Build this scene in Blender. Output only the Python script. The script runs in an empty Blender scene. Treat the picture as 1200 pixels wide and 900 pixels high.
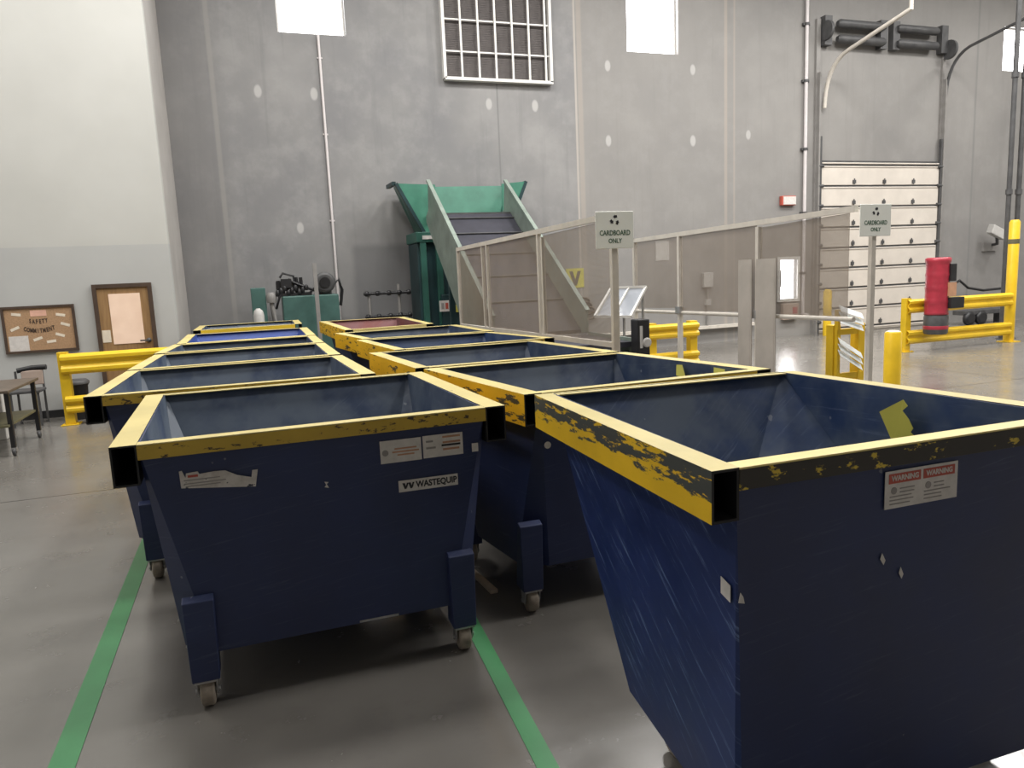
import bpy, math, random
from mathutils import Vector, Matrix
random.seed(7)
S = 1.22            # the layout below is written in units of 1.22 m; everything is scaled once at the end
COL = bpy.context.scene.collection
scene = bpy.context.scene
V = Vector

# ------------------------------------------------------------------ materials
def nt(name):
    m = bpy.data.materials.new(name); m.use_nodes = True
    t = m.node_tree; b = t.nodes['Principled BSDF']
    return m, t, b
class N:
    """small node helper on one tree"""
    def __init__(s, t):
        s.t = t
        tc = t.nodes.new('ShaderNodeTexCoord')
        vm = t.nodes.new('ShaderNodeVectorMath'); vm.operation = 'SCALE'; vm.inputs['Scale'].default_value = 1 / S
        t.links.new(tc.outputs['Object'], vm.inputs[0]); s.co = vm.outputs[0]
        sp = t.nodes.new('ShaderNodeSeparateXYZ'); t.links.new(s.co, sp.inputs[0])
        s.x, s.y, s.z = sp.outputs
    def link(s, a, b): s.t.links.new(a, b)
    def put(s, sock, v):
        if isinstance(v, (int, float)): sock.default_value = v
        elif isinstance(v, tuple): sock.default_value = v if len(v) == len(sock.default_value) else (*v, 1)
        else: s.link(v, sock)
    def math(s, op, a, b=0.0, c=None, clamp=False):
        n = s.t.nodes.new('ShaderNodeMath'); n.operation = op; n.use_clamp = clamp
        s.put(n.inputs[0], a); s.put(n.inputs[1], b)
        if c is not None: s.put(n.inputs[2], c)
        return n.outputs[0]
    def noise(s, scale, detail=4, rough=.55, stretch=None, dist=0.0, rot=None):
        n = s.t.nodes.new('ShaderNodeTexNoise'); n.inputs['Scale'].default_value = scale
        n.inputs['Detail'].default_value = detail; n.inputs['Roughness'].default_value = rough
        n.inputs['Distortion'].default_value = dist
        src = s.co
        if rot:
            r = s.t.nodes.new('ShaderNodeMapping'); r.inputs['Rotation'].default_value = rot; s.link(src, r.inputs[0]); src = r.outputs[0]
        if stretch:
            m = s.t.nodes.new('ShaderNodeMapping'); m.inputs['Scale'].default_value = stretch
            s.link(src, m.inputs[0]); src = m.outputs[0]
        s.link(src, n.inputs['Vector'])
        return n.outputs['Fac']
    def ramp(s, f, stops):
        n = s.t.nodes.new('ShaderNodeValToRGB'); e = n.color_ramp.elements
        while len(e) < len(stops): e.new(.5)
        for el, (p, c) in zip(e, stops):
            el.position = p; el.color = (c, c, c, 1) if isinstance(c, (int, float)) else (*c, 1)
        s.link(f, n.inputs[0]); return n.outputs[0]
    def mix(s, f, a, b):
        n = s.t.nodes.new('ShaderNodeMix'); n.data_type = 'RGBA'
        s.put(n.inputs[0], f); s.put(n.inputs[6], a); s.put(n.inputs[7], b); return n.outputs[2]
    def sm(s, x, lo, hi):
        n = s.t.nodes.new('ShaderNodeMapRange'); n.interpolation_type = 'SMOOTHSTEP'
        s.put(n.inputs[0], x); s.put(n.inputs[1], lo); s.put(n.inputs[2], hi); return n.outputs[0]
    def bump(s, b, h, strength=.2, d=.01):
        n = s.t.nodes.new('ShaderNodeBump'); n.inputs['Strength'].default_value = strength; n.inputs['Distance'].default_value = d
        s.link(h, n.inputs['Height']); s.link(n.outputs[0], b.inputs['Normal'])
CACHE = {}
def paint(name, col, rough=.5, metal=0.0, var=.15, scale=6):
    """a plain painted / plastic / metal surface with a little mottling"""
    if name in CACHE: return CACHE[name]
    m, t, b = nt(name); n = N(t)
    f = n.noise(scale, 4)
    lo = tuple(c * (1 - var) for c in col); hi = tuple(min(1, c * (1 + var)) for c in col)
    n.put(b.inputs['Base Color'], n.ramp(f, [(.3, lo), (.7, hi)]))
    b.inputs['Roughness'].default_value = rough; b.inputs['Metallic'].default_value = metal
    CACHE[name] = m; return m
def emit(name, col, strength):
    m, t, b = nt(name); n = N(t)
    f = n.noise(2, 2); c = n.ramp(f, [(.2, tuple(x * .97 for x in col)), (.8, col)])
    n.put(b.inputs['Base Color'], c); n.put(b.inputs['Emission Color'], c); b.inputs['Emission Strength'].default_value = strength
    return m

def navy(name, col, light, scratch=.35, dust_sheen=.0, rough=.42, rot=(0, .6, 0)):
    m, t, b = nt(name); n = N(t)
    f1 = n.noise(2.2, 5, .6)
    base = n.ramp(f1, [(.3, tuple(c * .8 for c in col)), (.7, tuple(c * 1.25 for c in col))])
    sc = n.noise(11, 7, .75, stretch=(.30, .30, 7.0), dist=.25, rot=rot)
    fs = n.math('MULTIPLY', n.sm(sc, .54, .72), scratch)
    base = n.mix(fs, base, light)
    if dust_sheen:
        fd = n.math('MULTIPLY', n.sm(n.noise(3.0, 4, .6), .3, .62), dust_sheen)
        base = n.mix(fd, base, (.125, .155, .195))  # besides dust, this pale tone paints in the sheen of the ceiling
    chips = n.sm(n.noise(14, 2, .5), .765, .785)
    base = n.mix(n.math('MULTIPLY', chips, .5), base, (.3, .32, .36))
    n.put(b.inputs['Base Color'], base)
    n.put(b.inputs['Roughness'], n.ramp(f1, [(.3, rough - .08), (.7, rough + .12)]))
    n.bump(b, n.noise(4, 3), .12, .02)
    return m
def worn_yellow(name, wear, col=(.74, .50, .035), under=(.035, .036, .034), scale=10, zsplit=None, rough=.42):
    """yellow safety paint scraped through to dark steel; wear 0..1; zsplit = height above which the scrape is heavy"""
    m, t, b = nt(name); n = N(t)
    f = n.noise(scale, 7, .68, stretch=(1, .45, 2.2))
    th = .78 - .45 * wear
    if zsplit:
        z0, z1, k = zsplit
        f = n.math('ADD', f, n.math('MULTIPLY', n.math('SUBTRACT', n.sm(n.z, z0, z1), .4), k))
    w = n.sm(f, th, th + .04)
    base = n.ramp(n.noise(3, 4), [(.3, tuple(c * .88 for c in col)), (.7, tuple(min(1, c * 1.12) for c in col))])
    n.put(b.inputs['Base Color'], n.mix(w, base, under))
    n.put(b.inputs['Roughness'], n.mix(w, (rough,) * 3, (.55,) * 3))
    n.bump(b, f, .15, .01)
    return m

M = {}
M['navy'] = navy('navy_paint', (.022, .034, .100), (.11, .14, .23), .36, rot=(0, .12, 0))
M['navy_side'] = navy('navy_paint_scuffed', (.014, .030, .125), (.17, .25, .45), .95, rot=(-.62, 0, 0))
M['inner'] = navy('navy_interior_dusty_sheen', (.024, .044, .098), (.20, .24, .30), .30, .72, .45)
M['inner_blue'] = navy('navy_interior', (.022, .050, .14), (.20, .26, .40), .35, .45, .42)
M['inner_near'] = navy('navy_interior_worn_sheen', (.026, .052, .135), (.24, .30, .44), .40, .75, .36)
M['inner_bright'] = navy('bright_blue_interior', (.03, .07, .30), (.20, .26, .50), .4, .1, .5)
M['inner_red'] = navy('dull_red_interior', (.17, .045, .04), (.30, .18, .16), .4, .2, .6)
M['yellow'] = worn_yellow('yellow_paint', .08)
M['yellow_top'] = worn_yellow('yellow_rim_lit_paint', .24, (.60, .50, .20), (.22, .17, .09), scale=22)  # paler than the sides: overhead light on the rim tops painted in
M['yellow_lip'] = worn_yellow('yellow_lip_paint', .46, (.56, .38, .05), (.07, .05, .03), scale=16)
M['yellow_side'] = worn_yellow('yellow_scraped_paint', .52, (.70, .43, .02), scale=12)
M['yellow_scrape'] = worn_yellow('yellow_half_scraped_paint', .50, (.80, .50, .02), (.055, .06, .055), 16, (1.01, 1.085, .24))
M['lip_black'] = worn_yellow('scraped_black_lip', .88, (.70, .52, .05), (.04, .036, .03), 11)
M['lip_pale'] = worn_yellow('pale_rim_edge', .22, (.80, .66, .26), scale=13)
M['yellow_rail'] = worn_yellow('guard_rail_yellow', .10, (.76, .50, .02), (.25, .2, .06), 8, rough=.35)
M['void'] = paint('dark_bare_steel', (.012, .012, .014), .6, 0, .3)
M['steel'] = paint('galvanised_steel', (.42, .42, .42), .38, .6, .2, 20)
M['wheel'] = paint('tan_wheel', (.30, .255, .205), .6, 0, .25, 30)
M['label'] = paint('white_sticker', (.66, .63, .60), .45, 0, .10, 30)
M['label_dirty'] = None
M['ink'] = paint('black_ink', (.02, .02, .025), .5)
M['ink_grey'] = paint('grey_ink', (.30, .28, .27), .5)
M['red_ink'] = paint('red_ink', (.48, .09, .06), .5)
M['orange_ink'] = paint('orange_ink', (.50, .27, .16), .5)
M['green_ink'] = paint('green_ink', (.06, .14, .09), .5)
M['spray'] = worn_yellow('yellow_spray_paint', .12, (.56, .52, .09), (.1, .1, .1), 12)
M['baler_green'] = paint('baler_green', (.024, .092, .072), .42, 0, .25, 3)
M['baler_light'] = paint('hopper_green', (.05, .185, .128), .45, 0, .2, 3)
M['baler_dark'] = paint('tower_green', (.012, .036, .04), .45, 0, .3, 3)
M['conv_side'] = paint('conveyor_grey_green', (.19, .23, .20), .5, 0, .2, 4)
M['belt'] = paint('black_belt', (.03, .03, .042), .55, 0, .2, 5)
M['beam'] = paint('cream_painted_steel', (.60, .56, .50), .45, 0, .08, 10)
M['pump_green'] = paint('tank_green', (.055, .125, .11), .5, 0, .2, 4)
M['black'] = paint('black_enamel', (.016, .016, .018), .42, 0, .3)
M['dkgrey'] = paint('dark_grey_paint', (.07, .07, .072), .5, 0, .25)
M['grey'] = paint('mid_grey_paint', (.24, .23, .22), .5, 0, .12)
M['ltgrey'] = paint('pale_grey_paint', (.48, .47, .45), .5, 0, .1)
M['white'] = paint('white_enamel', (.74, .73, .70), .4, 0, .05)
M['tan_sheet'] = paint('tan_grey_sheet', (.42, .385, .345), .5, 0, .12, 3)
M['red'] = paint('red_enamel', (.36, .03, .05), .35, 0, .25, 5)
M['door_wood'] = None
M['tape'] = worn_yellow('green_floor_tape', .12, (.055, .27, .10), (.15, .2, .14), 8, rough=.4)
M['cork'] = paint('cork', (.40, .25, .14), .8, 0, .18, 60)
M['brown'] = paint('dark_brown_frame', (.07, .045, .032), .5, 0, .2)
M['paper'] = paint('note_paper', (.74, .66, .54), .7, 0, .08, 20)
M['pink_paper'] = paint('pink_note_paper', (.72, .42, .32), .7, 0, .08, 20)
M['olive'] = paint('olive_shelf', (.13, .12, .065), .5, 0, .2)
M['table_brown'] = paint('brown_table_top', (.11, .085, .065), .45, 0, .2)
M['peach'] = paint('peach_panel', (.42, .33, .28), .6, 0, .1)
M['plank'] = paint('bare_wood', (.45, .37, .29), .7, 0, .2, 20)
M['sign_white'] = paint('sign_white', (.92, .94, .88), .4, 0, .03)
M['dock_white'] = paint('dock_door_panel', (.62, .57, .51), .5, 0, .06, 3)
M['vent'] = paint('vent_grey_brown', (.10, .088, .085), .7, 0, .15, 10)
M['glow'] = emit('daylight_pane', (1.0, .99, 1.0), 9)
M['highlit'] = paint('rail_lit_white', (.88, .92, .93), .3, 0, .04)
M['conduit'] = paint('white_conduit', (.64, .60, .60), .45, 0, .06)

def wood_door():
    m, t, b = nt('oak_door'); n = N(t)
    f = n.noise(7, 5, .6, stretch=(6, 6, .5))
    n.put(b.inputs['Base Color'], n.ramp(f, [(.3, (.25, .145, .065)), (.7, (.36, .22, .10))])); b.inputs['Roughness'].default_value = .45
    return m
M['door_wood'] = wood_door()
def door_glass():
    m, t, b = nt('peach_lit_glass'); n = N(t)
    f = n.noise(3.5, 3, .5)
    n.put(b.inputs['Base Color'], n.ramp(f, [(.3, (.50, .36, .27)), (.7, (.64, .50, .40))])); b.inputs['Roughness'].default_value = .06
    n.put(b.inputs['Emission Color'], (.95, .68, .50)); b.inputs['Emission Strength'].default_value = .34
    return m
M['door_glass'] = door_glass()
def dirty_label():
    m, t, b = nt('torn_white_sticker'); n = N(t)
    f = n.noise(22, 5, .65)
    c = n.ramp(f, [(.35, (.50, .46, .43)), (.6, (.66, .62, .59))])
    n.put(b.inputs['Base Color'], n.mix(n.sm(f, .66, .69), c, (.03, .035, .06))); b.inputs['Roughness'].default_value = .5
    return m
M['label_dirty'] = dirty_label()
def mesh_screen():
    m, t, b = nt('fine_wire_mesh'); n = N(t)
    f = n.noise(3, 3)
    n.put(b.inputs['Base Color'], n.ramp(f, [(.3, (.25, .205, .165)), (.7, (.30, .25, .205))])); b.inputs['Roughness'].default_value = .7
    # woven wire: thin strands in both directions
    gy = n.math('FRACT', n.math('MULTIPLY', n.y, 130)); gz = n.math('FRACT', n.math('MULTIPLY', n.z, 130))
    open_ = n.math('MULTIPLY', n.math('GREATER_THAN', gy, .30), n.math('GREATER_THAN', gz, .30))
    n.put(b.inputs['Alpha'], n.math('SUBTRACT', 1.0, open_))
    return m
M['screen'] = mesh_screen()
def pane_blue():
    m, t, b = nt('acrylic_pane'); n = N(t)
    f = n.noise(4, 3)
    n.put(b.inputs['Base Color'], n.ramp(f, [(.3, (.36, .39, .44)), (.7, (.50, .53, .58))])); b.inputs['Roughness'].default_value = .12
    return m
M['pane'] = pane_blue()
SPOTS = [(.396, 4.649), (1.272, 4.64), (.877, 2.494), (4.28, 4.572), (5.155, 4.569), (6.633, 5.328), (8.471, 5.334), (6.615, 3.981), (8.46, 4.01), (9.758, 4.146)]
def concrete_wall():
    m, t, b = nt('tilt_up_concrete'); n = N(t)
    f1 = n.noise(.42, 5, .6); f2 = n.noise(2.2, 6, .65); f3 = n.noise(1.1, 5, .6, stretch=(6, 1, .35))
    c = n.ramp(f1, [(.28, (.185, .185, .192)), (.5, (.23, .227, .226)), (.75, (.31, .303, .297))])
    c = n.mix(n.math('MULTIPLY', n.sm(f2, .42, .72), .45), c, (.32, .315, .31))
    c = n.mix(n.math('MULTIPLY', n.sm(f3, .52, .75), .35), c, (.15, .15, .155))
    # warm tint of the right hand panels
    warm = n.math('MULTIPLY', n.sm(n.x, 5.9, 6.05), .45)
    c = n.mix(warm, c, (.27, .255, .235))
    # dark strip left, dark damp band near the baler
    strip = n.math('MULTIPLY', n.math('SUBTRACT', 1.0, n.sm(n.x, -.5, .0)), .45)
    c = n.mix(strip, c, (.135, .13, .128))
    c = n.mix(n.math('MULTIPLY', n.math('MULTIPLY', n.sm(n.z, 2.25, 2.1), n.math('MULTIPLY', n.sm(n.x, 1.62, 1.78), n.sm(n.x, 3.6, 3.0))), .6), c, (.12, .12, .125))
    def vline(x, w, col, k, zlo=None):
        nonlocal c
        d = n.math('ABSOLUTE', n.math('SUBTRACT', n.x, x)); f = n.math('MULTIPLY', n.sm(d, w, w * .4), k)
        c = n.mix(f, c, col)
    vline(5.97, .028, (.44, .40, .36), .7); vline(6.06, .07, (.36, .32, .28), .5); vline(4.44, .02, (.15, .15, .15), .6)
    vline(9.22, .05, (.36, .32, .28), .6); vline(9.42, .03, (.36, .32, .28), .5); vline(-.27, .05, (.30, .29, .27), .45)
    vline(15.9, .04, (.17, .17, .17), .5)
    for (sx, sz) in SPOTS:
        dx = n.math('MULTIPLY', n.math('SUBTRACT', n.x, sx), 1.7); dz = n.math('SUBTRACT', n.z, sz)
        d = n.math('ADD', n.math('SQRT', n.math('ADD', n.math('MULTIPLY', dx, dx), n.math('MULTIPLY', dz, dz))), n.math('MULTIPLY', f2, .06))
        c = n.mix(n.math('MULTIPLY', n.sm(d, .15, .10), .75), c, (.46, .45, .44))
    n.put(b.inputs['Base Color'], c); b.inputs['Roughness'].default_value = .75
    n.bump(b, f2, .12, .02)
    return m
M['concrete'] = concrete_wall()
def white_wall():
    m, t, b = nt('two_tone_painted_wall'); n = N(t)
    f = n.noise(1.5, 3)
    up = n.ramp(f, [(.3, (.49, .49, .462)), (.7, (.525, .525, .497))])
    lo = n.ramp(f, [(.3, (.435, .44, .43)), (.7, (.465, .472, .462))])
    n.put(b.inputs['Base Color'], n.mix(n.math('GREATER_THAN', n.z, 2.18), lo, up)); b.inputs['Roughness'].default_value = .6
    return m
M['white_wall'] = white_wall()
M['grey_wall'] = paint('grey_painted_wall', (.40, .38, .36), .6, 0, .1, 1.5)
M['shell'] = paint('pale_warehouse_wall', (.50, .49, .47), .7, 0, .06, 1)
M['ceiling'] = paint('white_ceiling_deck', (.60, .60, .60), .7, 0, .05, 1)
def floor_mat():
    m, t, b = nt('polished_concrete_floor'); n = N(t)
    f1 = n.noise(.55, 5, .6); f2 = n.noise(3.5, 6, .65); f3 = n.noise(12, 4, .6)
    c = n.ramp(f1, [(.3, (.145, .136, .123)), (.55, (.185, .175, .16)), (.75, (.22, .21, .192))])
    c = n.mix(n.math('MULTIPLY', n.sm(f2, .5, .75), .4), c, (.115, .107, .096))
    # sawn control joints
    for ax, xs in ((n.x, (-3.9, 1.9 + 3.6, 9.0)), (n.y, (1.0, 6.6, 12.0))):
        for x in xs:
            d = n.math('ABSOLUTE', n.math('SUBTRACT', ax, x)); c = n.mix(n.sm(d, .012, .004), c, (.035, .032, .03))
    n.put(b.inputs['Base Color'], c)
    n.put(b.inputs['Roughness'], n.ramp(f2, [(.3, .16), (.7, .30)]))
    b.inputs['Specular IOR Level'].default_value = .8; b.inputs['IOR'].default_value = 1.6
    n.bump(b, f3, .03, .004)
    return m
M['floor'] = floor_mat()

# ------------------------------------------------------------------ mesh helpers
class MB:
    def __init__(s): s.v = []; s.f = []; s.mi = []; s.sm = []
    def add(s, verts, faces, m=0, smooth=False):
        o = len(s.v); s.v += [V(p) for p in verts]
        for f in faces: s.f.append([i + o for i in f]); s.mi.append(m); s.sm.append(smooth)
        return s
    def hexa(s, p, m=0):      # p: 4 bottom (ccw), 4 top
        return s.add(p, [(3, 2, 1, 0), (4, 5, 6, 7), (0, 1, 5, 4), (1, 2, 6, 5), (2, 3, 7, 6), (3, 0, 4, 7)], m)
    def box(s, x0, x1, y0, y1, z0, z1, m=0):
        return s.hexa([(x0, y0, z0), (x1, y0, z0), (x1, y1, z0), (x0, y1, z0), (x0, y0, z1), (x1, y0, z1), (x1, y1, z1), (x0, y1, z1)], m)
    def bar(s, p0, p1, w, h, m=0, up=(0, 0, 1)):
        p0, p1 = V(p0), V(p1); d = (p1 - p0).normalized(); u = V(up)
        if abs(d.dot(u)) > .95: u = V((0, 1, 0))
        r = d.cross(u).normalized(); u = r.cross(d)
        a = r * w / 2; b = u * h / 2
        return s.hexa([p0 - a - b, p0 + a - b, p0 + a + b, p0 - a + b, p1 - a - b, p1 + a - b, p1 + a + b, p1 - a + b], m)
    def tube(s, pts, r, n=10, m=0, cap=True):
        pts = [V(p) for p in pts]; rings = []
        for i, p in enumerate(pts):
            d = (pts[min(i + 1, len(pts) - 1)] - pts[max(i - 1, 0)]).normalized()
            u = V((0, 0, 1)) if abs(d.z) < .9 else V((0, 1, 0))
            a = d.cross(u).normalized(); b = a.cross(d)
            rr = r[i] if isinstance(r, (list, tuple)) else r
            rings.append([p + (a * math.cos(2 * math.pi * k / n) + b * math.sin(2 * math.pi * k / n)) * rr for k in range(n)])
        vs = [v for ring in rings for v in ring]; fs = []
        for i in range(len(pts) - 1):
            for k in range(n):
                k2 = (k + 1) % n; fs.append((i * n + k, i * n + k2, (i + 1) * n + k2, (i + 1) * n + k))
        s.add(vs, fs, m, True)
        if cap:
            s.add(rings[0], [tuple(range(n))[::-1]], m); s.add(rings[-1], [tuple(range(n))], m)
        return s
    def lathe(s, c, axis, prof, n=20, m=0):   # prof: (radius, distance along axis)
        axis = V(axis).normalized(); u = V((0, 0, 1)) if abs(axis.z) < .9 else V((1, 0, 0))
        a = axis.cross(u).normalized(); b = axis.cross(a); c = V(c); vs = []
        for (r, h) in prof:
            for k in range(n):
                t = 2 * math.pi * k / n; vs.append(c + axis * h + (a * math.cos(t) + b * math.sin(t)) * r)
        fs = []
        for i in range(len(prof) - 1):
            for k in range(n):
                k2 = (k + 1) % n; fs.append((i * n + k, (i + 1) * n + k, (i + 1) * n + k2, i * n + k2))
        s.add(vs, fs, m, True)
        L = (len(prof) - 1) * n
        s.add(vs[:n], [tuple(range(n))], m); s.add(vs[L:], [tuple(range(n))[::-1]], m)
        return s
    def prism(s, poly, d, m=0):               # closed polygon extruded by vector d
        n = len(poly); poly = [V(p) for p in poly]; d = V(d)
        vs = poly + [p + d for p in poly]
        fs = [tuple(range(n))[::-1], tuple(range(n, 2 * n))] + [(i, (i + 1) % n, n + (i + 1) % n, n + i) for i in range(n)]
        return s.add(vs, fs, m)
    def build(s, name, mats, parent=None, bevel=0.0, fix=True, origin=None):
        me = bpy.data.meshes.new(name)
        o = V(origin) if origin is not None else (V(parent['_w']) if parent is not None else V((0, 0, 0)))
        me.from_pydata([v - o for v in s.v], [], s.f)
        if not isinstance(mats, (list, tuple)): mats = [mats]
        for m in mats: me.materials.append(m)
        for p, mi, sm in zip(me.polygons, s.mi, s.sm): p.material_index = mi; p.use_smooth = sm
        if fix:
            import bmesh
            bm = bmesh.new(); bm.from_mesh(me); bmesh.ops.recalc_face_normals(bm, faces=bm.faces); bm.to_mesh(me); bm.free()
        ob = bpy.data.objects.new(name, me); COL.objects.link(ob)
        ob['_w'] = tuple(o)
        if parent is not None: ob.parent = parent; ob.location = o - V(parent['_w'])
        else: ob.location = o
        if bevel:
            md = ob.modifiers.new('bevel', 'BEVEL'); md.width = bevel; md.segments = 2; md.limit_method = 'ANGLE'
        return ob
def thing(name, label, cat, loc, group=None):
    o = bpy.data.objects.new(name, None); COL.objects.link(o); o.empty_display_size = .1
    o.location = loc; o['_w'] = tuple(loc); o['label'] = label; o['category'] = cat
    if group: o['group'] = group
    return o
def tag(o, label, cat, group=None, kind=None):
    o['label'] = label; o['category'] = cat
    if group: o['group'] = group
    if kind: o['kind'] = kind
    return o
def struct(o): o['kind'] = 'structure'; return o
def text(name, s, size, at, xdir, up, mat, parent, align='CENTER', bold=0.0, sx=1.0):
    cu = bpy.data.curves.new(name, 'FONT'); cu.body = s; cu.size = size; cu.align_x = align; cu.align_y = 'CENTER'
    cu.extrude = .0006; cu.offset = bold; cu.resolution_u = 3
    tmp = bpy.data.objects.new(name + '_t', cu); COL.objects.link(tmp)
    dg = bpy.context.evaluated_depsgraph_get(); dg.update()
    me = bpy.data.meshes.new_from_object(tmp.evaluated_get(dg)); bpy.data.objects.remove(tmp); bpy.data.curves.remove(cu)
    X = V(xdir).normalized(); U = V(up).normalized(); Z = X.cross(U)
    R = Matrix((X * sx, U, Z)).transposed().to_4x4()
    o = V(parent['_w']); me.transform(Matrix.Translation(V(at) - o) @ R)
    me.materials.clear(); me.materials.append(mat); me.name = name
    ob = bpy.data.objects.new(name, me); COL.objects.link(ob); ob.parent = parent; ob['_w'] = tuple(o)
    return ob

# ------------------------------------------------------------------ the setting
def grid_wall(name, mat, xs, zs, holes, Y, t):
    mb = MB()
    for i in range(len(xs) - 1):
        for j in range(len(zs) - 1):
            cx, cz = (xs[i] + xs[i + 1]) / 2, (zs[j] + zs[j + 1]) / 2
            if any(h[0] < cx < h[1] and h[2] < cz < h[3] for h in holes): continue
            x0, x1, z0, z1 = xs[i], xs[i + 1], zs[j], zs[j + 1]
            mb.add([(x0, Y, z0), (x1, Y, z0), (x1, Y, z1), (x0, Y, z1)], [(0, 1, 2, 3)])
            mb.add([(x0, Y + t, z0), (x1, Y + t, z0), (x1, Y + t, z1), (x0, Y + t, z1)], [(3, 2, 1, 0)])
    for (x0, x1, z0, z1) in holes:
        mb.add([(x0, Y, z0), (x1, Y, z0), (x1, Y + t, z0), (x0, Y + t, z0)], [(0, 1, 2, 3)])
        mb.add([(x0, Y, z1), (x1, Y, z1), (x1, Y + t, z1), (x0, Y + t, z1)], [(3, 2, 1, 0)])
        mb.add([(x0, Y, z0), (x0, Y + t, z0), (x0, Y + t, z1), (x0, Y, z1)], [(0, 1, 2, 3)])
        mb.add([(x1, Y, z0), (x1, Y + t, z0), (x1, Y + t, z1), (x1, Y, z1)], [(3, 2, 1, 0)])
    return struct(mb.build(name, mat, fix=False))
XL, XR, YF, YB, ZC = -7.0, 20.5, -7.0, 13.0, 8.2
struct(MB().box(XL, XR + .3, YF, YB + .3, -.1, 0).build('floor', M['floor']))
struct(MB().box(XL, XR + .3, YF, YB + .3, ZC, ZC + .2).build('ceiling', M['ceiling']))
WIN = [(.78, 1.86, 5.57, 6.75), (7.05, 8.15, 5.60, 6.85), (16.68, 17.55, 5.69, 6.65)]
LITE = (10.55, 11.0, .80, 1.62)
holes = WIN + [LITE]
xs = sorted({-.97, XR, *[h[0] for h in holes], *[h[1] for h in holes]}); zs = sorted({0, ZC, *[h[2] for h in holes], *[h[3] for h in holes]})
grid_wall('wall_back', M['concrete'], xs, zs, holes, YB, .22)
WFY = 10.9
struct(MB().box(XL, -.97, WFY, WFY + .2, 0, ZC).build('wall_left', M['white_wall']))
struct(MB().box(-1.17, -.97, WFY + .2, YB, 0, ZC).build('wall_left_return', M['grey_wall']))
struct(MB().box(XL - .2, XL, YF, WFY, 0, ZC).build('wall_left_side', M['shell']))
struct(MB().box(XR, XR + .2, YF, YB, 0, ZC).build('wall_right', M['shell']))
struct(MB().box(XL, XR, YF - .2, YF, 0, ZC).build('wall_front', M['grey_wall']))
struct(MB().box(-4.8, -2.03, WFY - .018, WFY, 0, .10).build('baseboard_left', M['black']))
for i, (x0, x1, z0, z1) in enumerate(WIN):
    y = YB + .13
    w = struct(MB().box(x0, x1, y, y + .02, z0, z1).build('window_%d' % (i + 1), M['glow'], origin=((x0 + x1) / 2, y, z0)))
    f = MB(); q = .035
    f.box(x0, x0 + q, y - .03, y, z0, z1).box(x1 - q, x1, y - .03, y, z0, z1).box(x0 + q, x1 - q, y - .03, y, z0, z0 + q).box(x0 + q, x1 - q, y - .03, y, z1 - q, z1)
    f.build('window_frame', M['white'], w)
x0, x1, z0, z1 = LITE
w = struct(MB().box(x0, x1, YB + .1, YB + .12, z0, z1).build('window_4', M['glow'], origin=(x0, YB + .1, z0)))
f = MB(); f.box(x0 - .06, x0, YB - .03, YB, z0 - .06, z1 + .06).box(x1, x1 + .06, YB - .03, YB, z0 - .06, z1 + .06)
f.box(x0, x1, YB - .03, YB, z0 - .06, z0).box(x0, x1, YB - .03, YB, z1, z1 + .06); f.build('window_frame', M['white'], w)
MB().box(x0, x0 + .09, YB + .05, YB + .1, z0 + .25, z1 - .22).build('latch_rail', M['dkgrey'], w)

# louvred vent with white bars
w = thing('wall_vent', 'large grey wall vent behind a grid of white bars, high on the concrete wall', 'vent', (4.48, YB, 4.95))
vx0, vx1, vz0, vz1 = 3.48, 5.48, 4.96, 6.75
mb = MB()
for k in range(60):
    z = vz0 + .01 + k * .0295; mb.box(vx0 + .03, vx1 - .03, YB - .012, YB - .005, z, z + .022)
mb.box(vx0 + .02, vx1 - .02, YB - .006, YB - .001, vz0, vz1)
mb.build('louvre_panel', M['vent'], w)
f = MB(); q = .05
f.box(vx0 - .02, vx0 + q - .02, YB - .12, YB - .001, vz0, vz1).box(vx1 - q, vx1, YB - .12, YB - .001, vz0, vz1).box(vx0, vx1, YB - .12, YB - .001, vz0 - .03, vz0 + .02)
f.build('vent_frame', M['white'], w)
for k in range(1, 7):
    x = vx0 + (vx1 - vx0) * k / 6.4
    MB().box(x - .016, x + .016, YB - .11, YB - .08, vz0 + .02, vz1).build('vertical_bar', M['white'], w)
for z in (vz0 + .45, vz0 + .97, vz0 + 1.45):
    MB().box(vx0 + q - .02, vx1 - q, YB - .08, YB - .06, z - .012, z + .012).build('cross_bar', M['white'], w)

# office door in the white wall
dx0, dx1, dz = -1.93, -1.23, 1.685
d = struct(MB().box(dx0 + .05, dx1 - .05, WFY - .03, WFY - .002, .01, dz - .05).build('door_1', M['door_wood'], origin=((dx0 + dx1) / 2, WFY, 0)))
f = MB(); f.box(dx0, dx0 + .05, WFY - .05, WFY - .001, 0, dz).box(dx1 - .05, dx1, WFY - .05, WFY - .001, 0, dz).box(dx0 + .05, dx1 - .05, WFY - .05, WFY - .001, dz - .05, dz)
f.build('door_frame', M['brown'], d)
MB().box(dx0 + .18, dx1 - .15, WFY - .036, WFY - .030, .90, dz - .13).build('glass_pane', M['door_glass'], d)
h = MB(); h.lathe((dx1 - .10, WFY - .03, .93), (0, -1, 0), [(.03, 0), (.03, .012), (.012, .014), (.012, .05)], 12); h.bar((dx1 - .09, WFY - .075, .93), (dx1 - .20, WFY - .075, .93), .018, .02)
h.build('door_handle', M['dkgrey'], d)
MB().box(dx0 + .055, dx0 + .155, WFY - .034, WFY - .030, .93, 1.09).build('notice', M['paper'], d)  # pale square painted in for room light reflected in the door glass

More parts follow.
